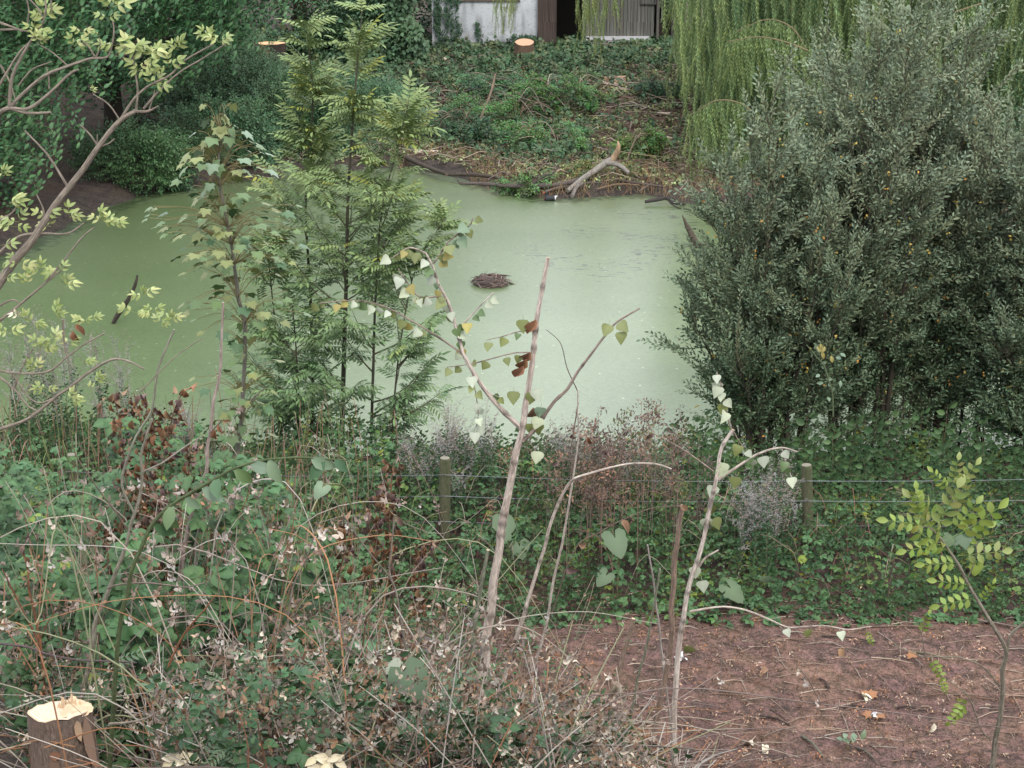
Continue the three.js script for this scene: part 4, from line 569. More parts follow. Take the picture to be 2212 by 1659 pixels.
// the forked poplar in the middle
{
  reseed(311); const D = 5.5, q = stemThing('poplar_sapling', 'forked grey barked poplar sapling in the middle with its top cut off', 'tree', 1030, 1620, D);
  stem(q, 'trunk', [[1030, 1600], [1040, 1470], [1050, 1380], [1067, 1250], [1085, 1130], [1105, 1030], [1128, 930], [1143, 830], [1158, 700], [1172, 620], [1184, 556]], D, 27, 9, PB, { root: 1, col2: [.46, .37, .33], knot: .5, nodes: .16, sides: 10, cap: [.5, .42, .33] });
  const p2 = ['olive', 'olive', 'green', 'yellow', 'pale', 'teal', 'olive'], b = (L, w0, w1, o) => stem(q, 'branch', L, D, w0, w1, o?.col || PB, { col2: PB2, knot: .25, nodes: .15, ...o });
  const b1 = b([[1125, 925], [1071, 871], [1037, 827], [1002, 766], [992, 731], [968, 653], [948, 615], [934, 574], [920, 547]], 12, 4); leavesAlong(q, b1, .028, 'heart', p2, .057, { from: .35 });
  leavesAlong(q, b([[920, 547], [885, 535], [850, 555]], 4, 2), .02, 'heart', ['pale', 'olive', 'yellow', 'olive'], .057);
  leavesAlong(q, b([[1002, 766], [951, 731], [903, 701], [832, 663], [797, 653], [756, 649], [690, 655]], 5, 2, { col: BR }), .036, 'heart', ['olive', 'pale', 'yellow', 'green', 'olive'], .053, { from: .2 });
  leavesAlong(q, b([[996, 707], [1013, 687], [1054, 643], [1066, 632]], 4, 2), .035, 'heart', p2, .061);
  leavesAlong(q, b([[930, 572], [941, 564], [968, 523], [1016, 485], [1022, 470]], 4, 2, { col: BR }), .026, 'heart', ['olive', 'yellow', 'olive', 'teal'], .065);
  leavesAlong(q, b([[955, 640], [905, 640], [880, 610], [860, 580]], 4, 2, { col: BR }), .02, 'heart', ['olive', 'yellow', 'pale', 'pale', 'olive'], .059);
  leavesAlong(q, b([[1156, 762], [1115, 762], [1057, 776], [1019, 786], [965, 793]], 3.5, 2, { col: BR }), .055, 'heart', ['olive', 'green', 'olive'], .057);
  leavesAlong(q, b([[1153, 714], [1122, 716], [1088, 726], [1050, 735]], 3, 1.6, { col: BR }), .05, 'heart', ['green', 'olive'], .053);
  leavesAlong(q, b([[1016, 786], [1020, 810], [1030, 865], [1033, 905], [1025, 930]], 2.5, 1.4, { col: BR }), .035, 'heart', ['pale', 'olive', 'pale', 'green'], .065);
  leavesAlong(q, b([[1040, 835], [1060, 850], [1085, 860]], 2, 1.2), .04, 'heart', ['olive', 'green'], .057);
  const rb = b([[1129, 954], [1156, 926], [1197, 868], [1225, 841], [1248, 803], [1276, 766], [1310, 721], [1331, 697], [1382, 666]], 9, 4, { col: BR, knot: .5 }); for (const [u, v] of [[1330, 690], [1318, 692], [1338, 708]]) leafOn(q, 'heart', 'olive', at(u, v, D), V(gauss(), -.6, .3).normalize(), V(.3, .4, 1), .075);
  for (const [u, v, m] of [[1164, 965, 'pale'], [1168, 892, 'pale'], [1156, 830, 'pale'], [1150, 838, 'olive'], [1110, 835, 'olive'], [1160, 905, 'olive'], [1148, 905, 'olive'], [1170, 870, 'teal'], [1130, 680, 'olive'], [1152, 880, 'brown']]) leafOn(q, m === 'brown' ? 'curl' : 'heart', m, at(u, v, D), V(gauss() * .5, -.8, .2).normalize(), V(gauss() * .4, .3, 1), .08);
  for (const [u, v] of [[1137, 775], [1131, 790], [1145, 760], [1158, 690]]) leafOn(q, 'curl', 'rust', at(u, v, D - .03), V(-.4, -.9, .1).normalize(), V(.2, .2, 1), .085);
}
{ // arching grey poplar
  reseed(312); const D = 5.9, q = stemThing('poplar_sapling', 'pale poplar stem that arches over to the right behind the forked poplar', 'tree', 1070, 1590, D);
  stem(q, 'trunk', [[1070, 1560], [1076, 1505], [1091, 1461], [1108, 1400], [1132, 1328], [1153, 1256], [1177, 1181], [1202, 1098], [1218, 1063], [1238, 1036], [1276, 1022], [1327, 1008], [1372, 1001], [1420, 1003], [1450, 1013]], D, 12, 4, [.78, .72, .67], { root: 1, nodes: .12, col2: [.42, .34, .3], knot: .3 });
  const b = stem(q, 'branch', [[1190, 1330], [1250, 1175], [1330, 1130], [1400, 1100], [1470, 1092]], D, 3, 2, BR, {}); leavesAlong(q, b, .2, 'curl', ['brown', 'mauve'], .06);
  leavesAlong(q, stem(q, 'branch', [[1327, 1008], [1300, 965], [1262, 940]], D, 3, 1.5, BR), .09, 'curl', ['mauve', 'rust'], .05);
}
{
  reseed(313); const D = 6.4, q = stemThing('poplar_sapling', 'thin white stem standing just right of the arching poplar stem', 'tree', 1110, 1570, D);
  stem(q, 'trunk', [[1122, 1530], [1132, 1495], [1166, 1400], [1184, 1331], [1201, 1229], [1222, 1130], [1232, 1070], [1245, 984], [1250, 933], [1248, 841]], D, 9, 3, [.72, .67, .63], { root: 1, col2: [.4, .33, .3] });
  leavesAlong(q, stem(q, 'branch', [[1249, 870], [1240, 925], [1226, 985], [1205, 1000]], D, 3, 2, BR), .16, 'curl', ['mauve'], .05);
  stem(q, 'branch', [[1248, 845], [1225, 795], [1210, 740], [1180, 712]], D, 2.6, 1.4, BR);
}
{ // white barked poplar at the right
  reseed(314); const D = 6, q = stemThing('poplar_sapling', 'white barked poplar sapling right of centre with pale leaf undersides', 'tree', 1457, 1700, D), W = [.9, .84, .8], W2 = [.55, .46, .42];
  stem(q, 'trunk', [[1459, 1665], [1456, 1536], [1463, 1434], [1477, 1331], [1494, 1246], [1521, 1160], [1534, 1092], [1550, 1018], [1559, 967], [1584, 928]], D, 16, 8, W, { root: 1, nodes: .14, col2: W2, knot: .4, sides: 10, cap: [.5, .36, .25] });
  const pal = ['pale', 'pale', 'olive', 'pale', 'green'], b = (L, w0, w1, o) => stem(q, 'branch', L, D, w0, w1, o?.col || PB, { col2: PB2, nodes: .15, ...o });
  leavesAlong(q, b([[1580, 930], [1574, 909], [1565, 865], [1557, 827], [1548, 803]], 4, 2, { col: [.3, .2, .14] }), .028, 'heart', ['pale', 'pale', 'pale', 'olive'], .068, { from: .3 });
  leavesAlong(q, b([[1552, 1036], [1593, 1008], [1637, 981], [1688, 967], [1722, 976]], 8, 3), .075, 'heart', pal, .068, { from: .25, hang: -1 });
  leavesAlong(q, b([[1584, 932], [1600, 958], [1625, 985]], 3, 2, { col: BR }), .05, 'heart', pal, .065);
  leavesAlong(q, b([[1688, 967], [1700, 1005], [1712, 1035]], 3, 1.6), .04, 'heart', ['pale', 'pale', 'green'], .068);
  leavesAlong(q, b([[1541, 1018], [1500, 988], [1456, 959], [1410, 935]], 4, 2, { col: BR }), .14, 'curl', ['brown', 'mauve'], .055);
  b([[1507, 1229], [1524, 1205], [1552, 1188]], 6, 4); b([[1538, 1063], [1570, 1080], [1610, 1120]], 3, 1.5, { col: BR });
  leavesAlong(q, b([[1490, 1321], [1558, 1311], [1610, 1318], [1661, 1338], [1702, 1355], [1784, 1352], [1832, 1360], [1883, 1353]], 6, 2.5, { d1: 6.2 }), .16, 'heart', ['olive', 'pale', 'green'], .057, { from: .3 });
  for (const [u, v, m] of [[1545, 1040, 'pale'], [1530, 1085, 'olive'], [1548, 1075, 'green'], [1566, 990, 'pale'], [1590, 1020, 'olive'], [1525, 1110, 'pale'], [1540, 1110, 'olive'], [1560, 1000, 'pale'], [1502, 1215, 'pale'], [1652, 1235, 'teal'], [1494, 1388, 'olive'], [1515, 1245, 'pale']]) leafOn(q, 'heart', m, at(u, v, D), V(gauss() * .5, -.8, .1).normalize(), V(gauss() * .4, .3, 1), .085);
}
const simple = (name, label, cat, L, d, w0, w1, col, o = {}) => { reseed((o.seed || 1) + L[0][0]); const q = stemThing(name, label, cat, L[0][0], L[0][1], d, o.group); const S = stem(q, o.part || 'trunk', L, d, w0, w1, col, { root: 1, ...o }); if (o.leaves) leavesAlong(q, S, ...o.leaves); if (o.more) o.more(q, S); return q; };
simple('broken_sapling', 'straight broken off pale stem standing left of the white barked poplar', 'dead stem', [[1445, 1420], [1450, 1314], [1457, 1212], [1466, 1140], [1475, 1092]], 6.3, 15, 11, [.42, .32, .26], { cap: [.6, .48, .36], col2: [.26, .18, .15] });
simple('broken_sapling', 'greenish grey straight stem with a torn top left of the forked trunk', 'dead stem', [[1014, 1480], [1020, 1400], [1040, 1263], [1054, 1188]], 5.3, 11, 8, GS, { cap: [.55, .45, .33] });
simple('broken_sapling', 'pale splintered stem with torn bark low in the middle', 'dead stem', [[1300, 1630], [1308, 1600], [1320, 1502], [1341, 1434], [1360, 1372], [1368, 1336]], 5.7, 16, 9, [.36, .27, .22], { cap: [.66, .5, .36], knot: .5, more: (q) => { for (const [u, v] of [[1338, 1490], [1330, 1470], [1318, 1545]]) leafOn(q, 'curl', 'cream', at(u, v, 5.65), V(.2, -1, .1).normalize(), V(.4, .1, 1), .12, 'bark_strip'); } });
simple('broken_sapling', 'slim leaning greenish stick left of the straight pale stem', 'dead stem', [[1372, 1500], [1378, 1461], [1396, 1400], [1412, 1310], [1426, 1229]], 6.1, 7, 5, GS);
simple('broken_sapling', 'thin white stick beside the leaning greenish stick', 'dead stem', [[1428, 1400], [1423, 1345], [1413, 1263], [1404, 1210], [1399, 1177]], 6.6, 6, 4, [.5, .46, .44]);
simple('broken_sapling', 'thick dark broken stem with rough bark at the bottom centre', 'dead stem', [[1047, 1665], [1040, 1620], [1030, 1580], [1020, 1530], [1010, 1485], [1000, 1450]], 4.9, 22, 14, [.13, .095, .08], { knot: .6, cap: [.25, .16, .11] });
simple('cut_pole', 'pale green pole slanting up from the bottom edge with a large leaf', 'dead stem', [[735, 1668], [760, 1625], [797, 1560], [821, 1516], [876, 1437], [903, 1396]], 4.7, 14, 9, [.38, .38, .29], { more: q => { leafOn(q, 'dock', 'teal', at(873, 1445, 4.65), V(.45, -.85, .2).normalize(), V(0, .3, 1), .145); leafOn(q, 'dock', 'pale', at(868, 1440, 4.7), V(-.5, -.7, .2).normalize(), V(0, .3, 1), .1); } });
simple('bare_shoot', 'thin crooked grey stem left of the forked poplar', 'dead stem', [[890, 1440], [876, 1396], [862, 1314], [842, 1239], [846, 1180], [852, 1112]], 5.3, 7, 3.5, [.3, .27, .24]);
simple('bare_shoot', 'thin diagonal stem crossing down to the crooked grey stem', 'dead stem', [[845, 1255], [838, 1242], [773, 1160], [729, 1092], [705, 1040]], 5.5, 4, 2.5, [.26, .23, .2], { root: 0 });
simple('bare_shoot', 'curved bare shoot left of the diagonal stem', 'dead stem', [[627, 1300], [635, 1262], [660, 1210], [676, 1165], [684, 1128]], 5.6, 5, 3, [.3, .26, .23]);
simple('bare_shoot', 'long pale stem rising behind the cut stump to the brown leaves', 'dead stem', [[174, 1525], [191, 1444], [205, 1348], [226, 1297], [253, 1229], [277, 1160], [297, 1092], [307, 1018], [304, 985], [314, 950], [328, 905]], 5.8, 14, 5, [.36, .35, .29], { more: q => { stem(q, 'branch', [[290, 1110], [263, 1046], [274, 995], [294, 943], [328, 885], [335, 841], [342, 796], [359, 752], [376, 712]], 5.8, 6, 5, [.36, .37, .3]); stem(q, 'branch', [[306, 1020], [350, 1000], [400, 965], [440, 940]], 5.8, 5, 3, [.42, .4, .36]); stem(q, 'branch', [[280, 1150], [245, 1100], [215, 1060], [165, 985], [150, 930]], 5.8, 4, 2, BR); stem(q, 'branch', [[300, 1110], [350, 1125], [405, 1150], [440, 1190]], 5.8, 4, 2, [.3, .24, .2]); } });
simple('white_sapling', 'leafless pinkish white stem standing between the elder and the ash trees', 'dead stem', [[394, 1200], [415, 1104], [427, 1060], [446, 1018], [448, 967], [458, 899], [472, 824], [478, 745], [482, 653]], 6.6, 11, 5, [.55, .48, .46], { knot: .5, col2: [.3, .22, .2], more: q => leavesAlong(q, stem(q, 'branch', [[452, 940], [468, 920], [485, 905]], 6.6, 4, 2, BR), .03, 'curl', ['rust', 'brown'], .06) });
simple('orange_shoot', 'orange brown stalk rising behind the cut stump', 'dead stem', [[95, 1490], [92, 1434], [86, 1382], [72, 1314], [60, 1229], [48, 1190]], 5.9, 9, 4, [.32, .15, .08], { more: q => { stem(q, 'branch', [[90, 1400], [45, 1310], [20, 1260], [5, 1230]], 5.9, 5, 3, [.3, .14, .09]); stem(q, 'branch', [[86, 1382], [100, 1350], [130, 1305]], 5.9, 4, 2, [.33, .17, .09]); leavesAlong(q, stem(q, 'branch', [[60, 1229], [52, 1185], [66, 1150], [95, 1160]], 5.9, 3, 2, BR), .05, 'curl', ['brown', 'mauve'], .05); } });
simple('orange_shoot', 'forked orange stalk in the dry undergrowth right of the cut stump', 'dead stem', [[356, 1475], [362, 1447], [373, 1417], [403, 1362], [441, 1318], [468, 1283]], 5.2, 8, 3, [.33, .15, .08], { more: q => stem(q, 'branch', [[400, 1366], [430, 1350], [478, 1355]], 5.2, 4, 2, [.33, .15, .08]) });
simple('bramble_cane', 'long mauve cane lying level behind the cut stump', 'cane', [[-30, 1388], [60, 1398], [102, 1413], [164, 1425], [230, 1428], [295, 1432]], 5.6, 6, 4, [.16, .12, .14], { root: 0, part: 'cane' });
simple('bramble_cane', 'curved bare cane crossing the green bramble at left', 'cane', [[232, 1272], [250, 1264], [318, 1259], [403, 1268], [441, 1259]], 5.4, 5, 3, [.26, .21, .19], { root: 0, part: 'cane' });
simple('bramble_cane', 'thick green cane arching up from the bramble towards the ash trees', 'cane', [[262, 1330], [285, 1230], [325, 1140], [359, 1100], [427, 1056], [506, 1012], [564, 995], [649, 988], [752, 995]], 5.2, 12, 4, [.12, .17, .075], { root: 1, part: 'cane', more: (q, S) => { reseed(321); leavesAlong(q, S, .06, 'oval', ['deep', 'deep', 'teal', 'green'], .1, { from: .35 }); } });
simple('bramble_cane', 'horizontal bare cane near the bottom edge right of the cut stump', 'cane', [[340, 1498], [400, 1494], [480, 1497], [530, 1502]], 5.1, 6, 4, [.34, .28, .15], { root: 0, part: 'cane' });
simple('bramble_cane', 'pale bent cane above the bottom edge right of the stump', 'cane', [[235, 1564], [280, 1560], [320, 1550], [345, 1535]], 4.6, 7, 4, [.36, .32, .28], { root: 0, part: 'cane' });
simple('bramble_cane', 'long level grey cane along the bottom edge at the centre', 'cane', [[690, 1604], [780, 1618], [880, 1622], [1000, 1622], [1120, 1616], [1280, 1610], [1420, 1612], [1500, 1618]], 4.6, 6, 5, [.24, .21, .19], { root: 0, part: 'cane' });
simple('bramble_cane', 'arched mauve shoot above the level grey cane', 'cane', [[720, 1520], [790, 1530], [880, 1526], [930, 1535], [946, 1570], [948, 1600]], 4.7, 5, 4, [.26, .18, .17], { root: 0, part: 'cane' });
// pale withered sprays at the very bottom
[[395, 1648, 'tuft of cream withered leaves at the bottom edge right of the stump', 16], [705, 1650, 'tuft of cream oval leaves at the bottom edge near the pale green pole', 14]].forEach(([u, v, lab, n], k) => { reseed(331 + k); const q = stemThing('withered_spray', lab, 'leaves', u, v, 4.4); stem(q, 'stem', [[u + 60, v + 25], [u, v - 20], [u - 40, v - 30]], 4.4, 5, 3, [.36, .31, .26]); for (let j = 0; j < n; j++) leafOn(q, 'oval', 'cream', at(u + gauss() * 45, v - 8 + gauss() * 22, 4.35), V(gauss(), gauss() * .6, .3).normalize(), V(gauss() * .3, .6, 1).normalize(), .058); });
// big soft leaves of burdock and hazel among the stems
[[690, 1060, 5.4, .07, 'teal', 'round grey green leaf hanging above the fence weeds left of the post'], [1335, 1175, 12.1, .26, 'burdock', 'large burdock leaf beyond the arching poplar'], [1092, 1140, 12.3, .24, 'burdock', 'large pale green burdock leaf behind the forked trunk'], [1302, 1250, 12, .17, 'burdock', 'upright blue green burdock leaf under the large one'], [1590, 1280, 11.9, .23, 'burdock', 'big drooping leaf right of the white barked poplar'], [1125, 1190, 12.6, .2, 'burdock', 'dull green burdock leaf behind the straight grey stem']].forEach(([u, v, d, s, m, lab], k) => { reseed(340 + k); const q = stemThing('burdock', lab, 'plant', u, v, d); const dir = V(gauss() * .8, -.35, .6).normalize(); leafOn(q, 'dock', m, at(u, v, d).addScaledVector(dir, -s * .5), dir, V(gauss() * .5, .8, .5).normalize(), s); const p = at(u, v, d).addScaledVector(dir, -s * .5), g = gnd(p.x + .05, d + .1), mm = new MB(); mm.tube(smooth([d > 9 ? g : p.clone().add(V(.1, -.15, -.1)), (d > 9 ? g : p.clone().add(V(.1, -.15, -.1))).clone().lerp(p, .6).add(V(.03, .02, -.04)), p], 4), .005, 5, [.12, .14, .06]); mm.build('stalk', M.twig, q); });
// ------------------------------------------------------------------ sycamore sapling left of the ash trees
{
  reseed(351); const D = 9.5, q = stemThing('sycamore_sapling', 'slender sycamore sapling with lobed leaves standing left of the ash trees', 'tree', 513, 1000, D);
  const S = stem(q, 'trunk', [[505, 1060], [513, 1001], [523, 899], [528, 796], [526, 677], [513, 619], [502, 540], [492, 485], [475, 403], [473, 342], [472, 262]], D, 12, 4, [.24, .24, .21], { root: 1, col2: [.17, .165, .14] });
  const tiers = [[290, 30, 6], [335, 60, 9], [370, 95, 11], [405, 90, 9], [450, 80, 8], [490, 135, 17], [530, 150, 18], [575, 135, 15], [640, 110, 11], [700, 120, 13], [760, 60, 6], [850, 90, 10], [905, 80, 8], [955, 60, 6]];
  for (const [v, w, n] of tiers) for (let k = 0; k < n * 2; k++) { const i = S.reduce((b, p, j) => Math.abs(p.y - at(500, v, D).y) < Math.abs(S[b].y - at(500, v, D).y) ? j : b, 0), a = rr(0, 6.28), l = rr(.3, 1.15) * w / PF * D * 1.05, e = V(Math.cos(a) * l, rr(.0, .22), Math.sin(a) * l * .9), p = S[i].clone().add(e), m = new MB(); m.tube(smooth([S[i], S[i].clone().addScaledVector(e, .5).add(V(0, .06, 0)), p], 3), .0025, 3, [.2, .17, .08], { cap: false }); m.build('leaf_stalk', M.twig, q); leafOn(q, 'syc', v < 460 ? pick(['olive', 'green', 'olive', 'green', 'teal']) : pick(['green', 'deep', 'olive', 'green', 'olive']), p, V(e.x + gauss() * .12, gauss() * .12 - .1, e.z + gauss() * .12).normalize(), V(gauss() * .5, 1, gauss() * .5).normalize(), rr(.065, .12)); }
  stem(q, 'branch', [[523, 890], [548, 860], [570, 840]], D, 5, 3, [.3, .27, .23]);
}
// ------------------------------------------------------------------ elder with light leaves at the left edge
{
  reseed(361); const D = 5, q = stemThing('elder_shrub', 'bare armed elder with light yellow green leaf tufts at the left edge', 'shrub', -60, 760, D), E = [.36, .32, .27], b = (L, w0, w1, o) => stem(q, 'branch', L, D, w0, w1, E, { col2: [.26, .22, .19], ...o });
  const tuft = (u, v, n, s = .115, mat) => { for (let k = 0; k < Math.ceil(n * .7); k++) { const a = rr(-1.7, 1.7), dir = V(Math.sin(a), Math.cos(a) * .7 + .1, gauss() * .5 + .2).normalize(); leafOn(q, 'elder', mat || pick(['elder', 'elder', 'elderpale']), at(u, v, D + gauss() * .04), dir, V(gauss() * .4, .7, .8).normalize(), s * rr(.5, .8)); } };
  b([[-60, 690], [-10, 625], [31, 564], [92, 485], [147, 407], [212, 318], [260, 260], [294, 239]], 21, 9); b([[290, 241], [320, 240], [342, 229]], 7, 3); b([[258, 262], [291, 212], [318, 188], [369, 161], [396, 133], [440, 107], [461, 96]], 6, 3); b([[310, 235], [345, 195], [390, 155], [437, 127], [492, 92]], 5, 2.5);
  b([[294, 240], [297, 191], [290, 144], [287, 116]], 5, 3); b([[212, 316], [195, 292], [174, 270]], 5, 3); b([[147, 405], [103, 335], [53, 282]], 6, 3.5); b([[258, 258], [235, 226], [201, 203]], 4, 2.5); b([[92, 484], [94, 455], [79, 420]], 5, 3); b([[322, 238], [332, 205], [334, 195]], 3, 2); b([[212, 318], [235, 310], [247, 300]], 4, 2.5); b([[210, 318], [210, 290]], 3, 2);
  b([[-40, 255], [-5, 245], [17, 234], [58, 236], [103, 205], [154, 157], [170, 150]], 12, 4, { root: 0 }); b([[20, 235], [34, 218], [96, 164], [147, 143], [198, 126], [232, 123], [241, 100], [246, 70], [244, 45]], 8, 3); b([[20, 228], [27, 164], [62, 96], [89, 55], [99, 20], [96, -10]], 8, 3); b([[-20, 215], [10, 165], [45, 110], [65, 90]], 7, 3); b([[17, 232], [58, 244], [110, 243]], 9, 5); b([[-20, 42], [30, 60], [50, 68]], 6, 3); b([[-10, 65], [40, 64], [70, 70]], 5, 3); b([[55, -10], [62, 20], [60, 50]], 4, 2.5); b([[60, -5], [85, 22], [92, 38]], 4, 2.5); b([[110, 0], [111, 28]], 4, 3); b([[205, 122], [190, 100], [178, 88]], 4, 2); b([[208, 122], [217, 100], [214, 80]], 4, 2); b([[147, 143], [115, 115], [78, 92]], 4, 2); b([[0, 140], [20, 175], [36, 225]], 5, 3); b([[106, 192], [105, 165], [100, 145]], 4, 2); b([[40, 185], [70, 150], [112, 133]], 4, 2);
  tuft(95, 38, 5); tuft(75, 70, 3); tuft(100, 90, 3, .1); tuft(82, 92, 2, .09); tuft(243, 15, 6, .125); tuft(232, 40, 3, .11); tuft(176, 72, 3, .085); tuft(215, 75, 1, .06); tuft(160, 100, 3, .1); tuft(250, 98, 4, .12); tuft(288, 110, 6, .125); tuft(318, 118, 6, .12); tuft(385, 108, 5, .11); tuft(345, 130, 6, .115); tuft(365, 145, 4, .11); tuft(320, 155, 4, .11); tuft(330, 185, 3, .1); tuft(474, 92, 5, .11); tuft(452, 82, 3, .09); tuft(200, 200, 2, .06); tuft(300, 150, 3, .1);
  // lower arms among the weeds
  b([[-40, 590], [0, 545], [44, 510], [92, 504], [147, 504], [181, 482]], 8, 3); b([[150, 838], [198, 800], [246, 776], [273, 779], [312, 797]], 7, 4); b([[-20, 800], [30, 840], [62, 878], [82, 888]], 6, 3); b([[30, 840], [51, 786], [72, 752]], 5, 3); b([[-10, 800], [40, 806], [103, 803], [180, 745], [225, 720]], 6, 3); b([[135, 690], [142, 760], [156, 795]], 5, 2); b([[-20, 480], [10, 470], [30, 455], [45, 420]], 5, 3); b([[0, 660], [30, 648], [45, 660]], 5, 3); b([[20, 800], [80, 870], [150, 838]], 4, 3); b([[-10, 700], [40, 660], [100, 610], [150, 570]], 7, 3); b([[100, 610], [140, 560], [180, 510], [205, 490]], 5, 2.5); b([[-10, 930], [60, 905], [130, 850], [150, 838]], 8, 6); b([[300, 850], [380, 770], [430, 735], [440, 730]], 3, 1.5);
  for (const [u, v, n, s] of [[20, 440, 3, .12], [10, 380, 3, .1], [40, 480, 4, .11], [100, 470, 4, .115], [110, 490, 4, .11], [150, 470, 3, .1], [220, 480, 6, .115], [245, 485, 3, .1], [40, 570, 5, .11], [90, 585, 5, .11], [130, 590, 4, .1], [140, 620, 3, .1], [60, 615, 3, .1], [10, 600, 4, .11], [115, 680, 4, .095], [185, 700, 3, .09], [200, 690, 3, .085], [310, 640, 5, .1], [330, 675, 5, .1], [290, 675, 3, .1], [370, 690, 4, .1], [345, 700, 3, .09], [90, 750, 5, .1], [115, 740, 3, .1], [150, 745, 4, .1], [70, 700, 3, .1], [180, 780, 2, .09], [80, 800, 3, .09], [20, 720, 3, .1], [100, 840, 4, .1], [150, 865, 3, .1], [210, 830, 4, .09], [30, 490, 4, .12], [5, 530, 3, .12]]) tuft(u, v, n, s);
  tuft(42, 685, 4, .075, 'cream'); for (const [u, v] of [[165, 700], [170, 690], [158, 715], [162, 720]]) leafOn(q, 'curl', 'rust', at(u, v, D), rdir(-.4), V(0, .3, 1), .05);
  stem(q, 'trunk', [[-80, 1000], [-75, 900], [-66, 780], [-60, 690], [-52, 500], [-45, 260]], D, 34, 16, E, { root: 1, col2: [.24, .2, .17] });
}
// ------------------------------------------------------------------ yellow green sapling at the right
{
  reseed(371); const D = 6.6, q = stemThing('rowan_sapling', 'thin branching sapling with yellow green leaflets at the lower right', 'tree', 2146, 1700, D), E = [.38, .35, .3], b = (L, w0, w1) => stem(q, 'branch', L, D, w0, w1, E, { col2: [.18, .17, .13] });
  stem(q, 'trunk', [[2143, 1668], [2150, 1600], [2160, 1554], [2167, 1485], [2174, 1410], [2163, 1382], [2122, 1314], [2088, 1256], [2054, 1195], [2020, 1150], [2003, 1136]], D, 15, 5, E, { root: 1, col2: [.18, .17, .13], sides: 9 });
  b([[2174, 1412], [2185, 1370], [2225, 1335]], 8, 6); b([[2160, 1482], [2122, 1440], [2071, 1420], [1990, 1417], [1930, 1395]], 4, 2); b([[2140, 1600], [2119, 1575], [2098, 1517], [2081, 1493], [2033, 1460], [2000, 1420], [1990, 1360]], 4, 2); b([[2088, 1256], [2110, 1190], [2055, 1080], [2050, 1020]], 3, 2); b([[2003, 1136], [1975, 1110], [1940, 1112]], 3, 2);
  const tip = (u, v, a, s, mat) => leafOn(q, 'pinnate', mat || pick(['lime', 'lime', 'elder']), at(u, v, D + gauss() * .05), V(Math.sin(a), Math.cos(a), .25).normalize(), V(gauss() * .6, .5 + gauss() * .4, .9).normalize(), s * rr(.75, 1));
  for (const [u, v, a, s] of [[2054, 1195, -.9, .26], [2030, 1165, -.35, .3], [2020, 1150, .25, .26], [2003, 1136, -1.3, .24], [2010, 1140, -.6, .24], [2055, 1150, .5, .24], [2060, 1160, .9, .26], [2054, 1110, .3, .2], [2050, 1060, -.7, .16], [2054, 1055, .1, .18], [2058, 1060, .6, .17], [2070, 1200, 1.35, .22], [2075, 1215, -1.5, .22], [2098, 1265, -1.3, .18], [2110, 1290, -1.7, .2], [2115, 1300, .5, .14], [2040, 1175, -1.6, .2], [1985, 1120, -.2, .2]]) tip(u, v, a, s);
  for (const [u, v, a, s] of [[1990, 1370, .1, .15], [2010, 1420, 2.6, .14], [2033, 1460, 2.8, .12], [2085, 1500, -2.8, .14], [2090, 1520, -2.4, .14], [1870, 1360, 2.6, .1], [2060, 1180, .9, .2]]) tip(u, v, a, s, 'lime');
  leafOn(q, 'syc', 'teal', at(2080, 1145, D), V(.2, -.8, .3).normalize(), V(0, .4, 1), .12); leafOn(q, 'syc', 'teal', at(2060, 1150, D), V(-.3, -.8, .3).normalize(), V(0, .4, 1), .1); leafOn(q, 'dock', 'lime', at(2110, 1215, D), V(0, -1, .2).normalize(), V(0, .2, 1), .08);
}
simple('bare_shoot', 'forked grey twig with thin arms standing before the right end of the bramble', 'dead stem', [[1908, 1350], [1918, 1290], [1925, 1240], [1932, 1205]], 11.9, 4, 3, [.17, .12, .11]);
simple('cut_shoot', 'young shoot of yellow leaves reaching up from the right sallow', 'branch', [[1800, 900], [1798, 850], [1780, 790], [1755, 760], [1742, 745]], 14.2, 4, 2, [.16, .22, .12], { root: 0, more: q => { for (const [u, v] of [[1772, 742], [1782, 748], [1764, 748], [1776, 760], [1795, 768]]) leafOn(q, 'oval', 'yellow', at(u, v, 14.2), V(gauss(), -.6, .3).normalize(), V(0, .3, 1), .085); for (let k = 0; k < 12; k++) leafOn(q, 'oval', 'teal', at(rr(1770, 1820), rr(760, 900), 14.2), rdir(), V(0, .4, 1), .08); } });
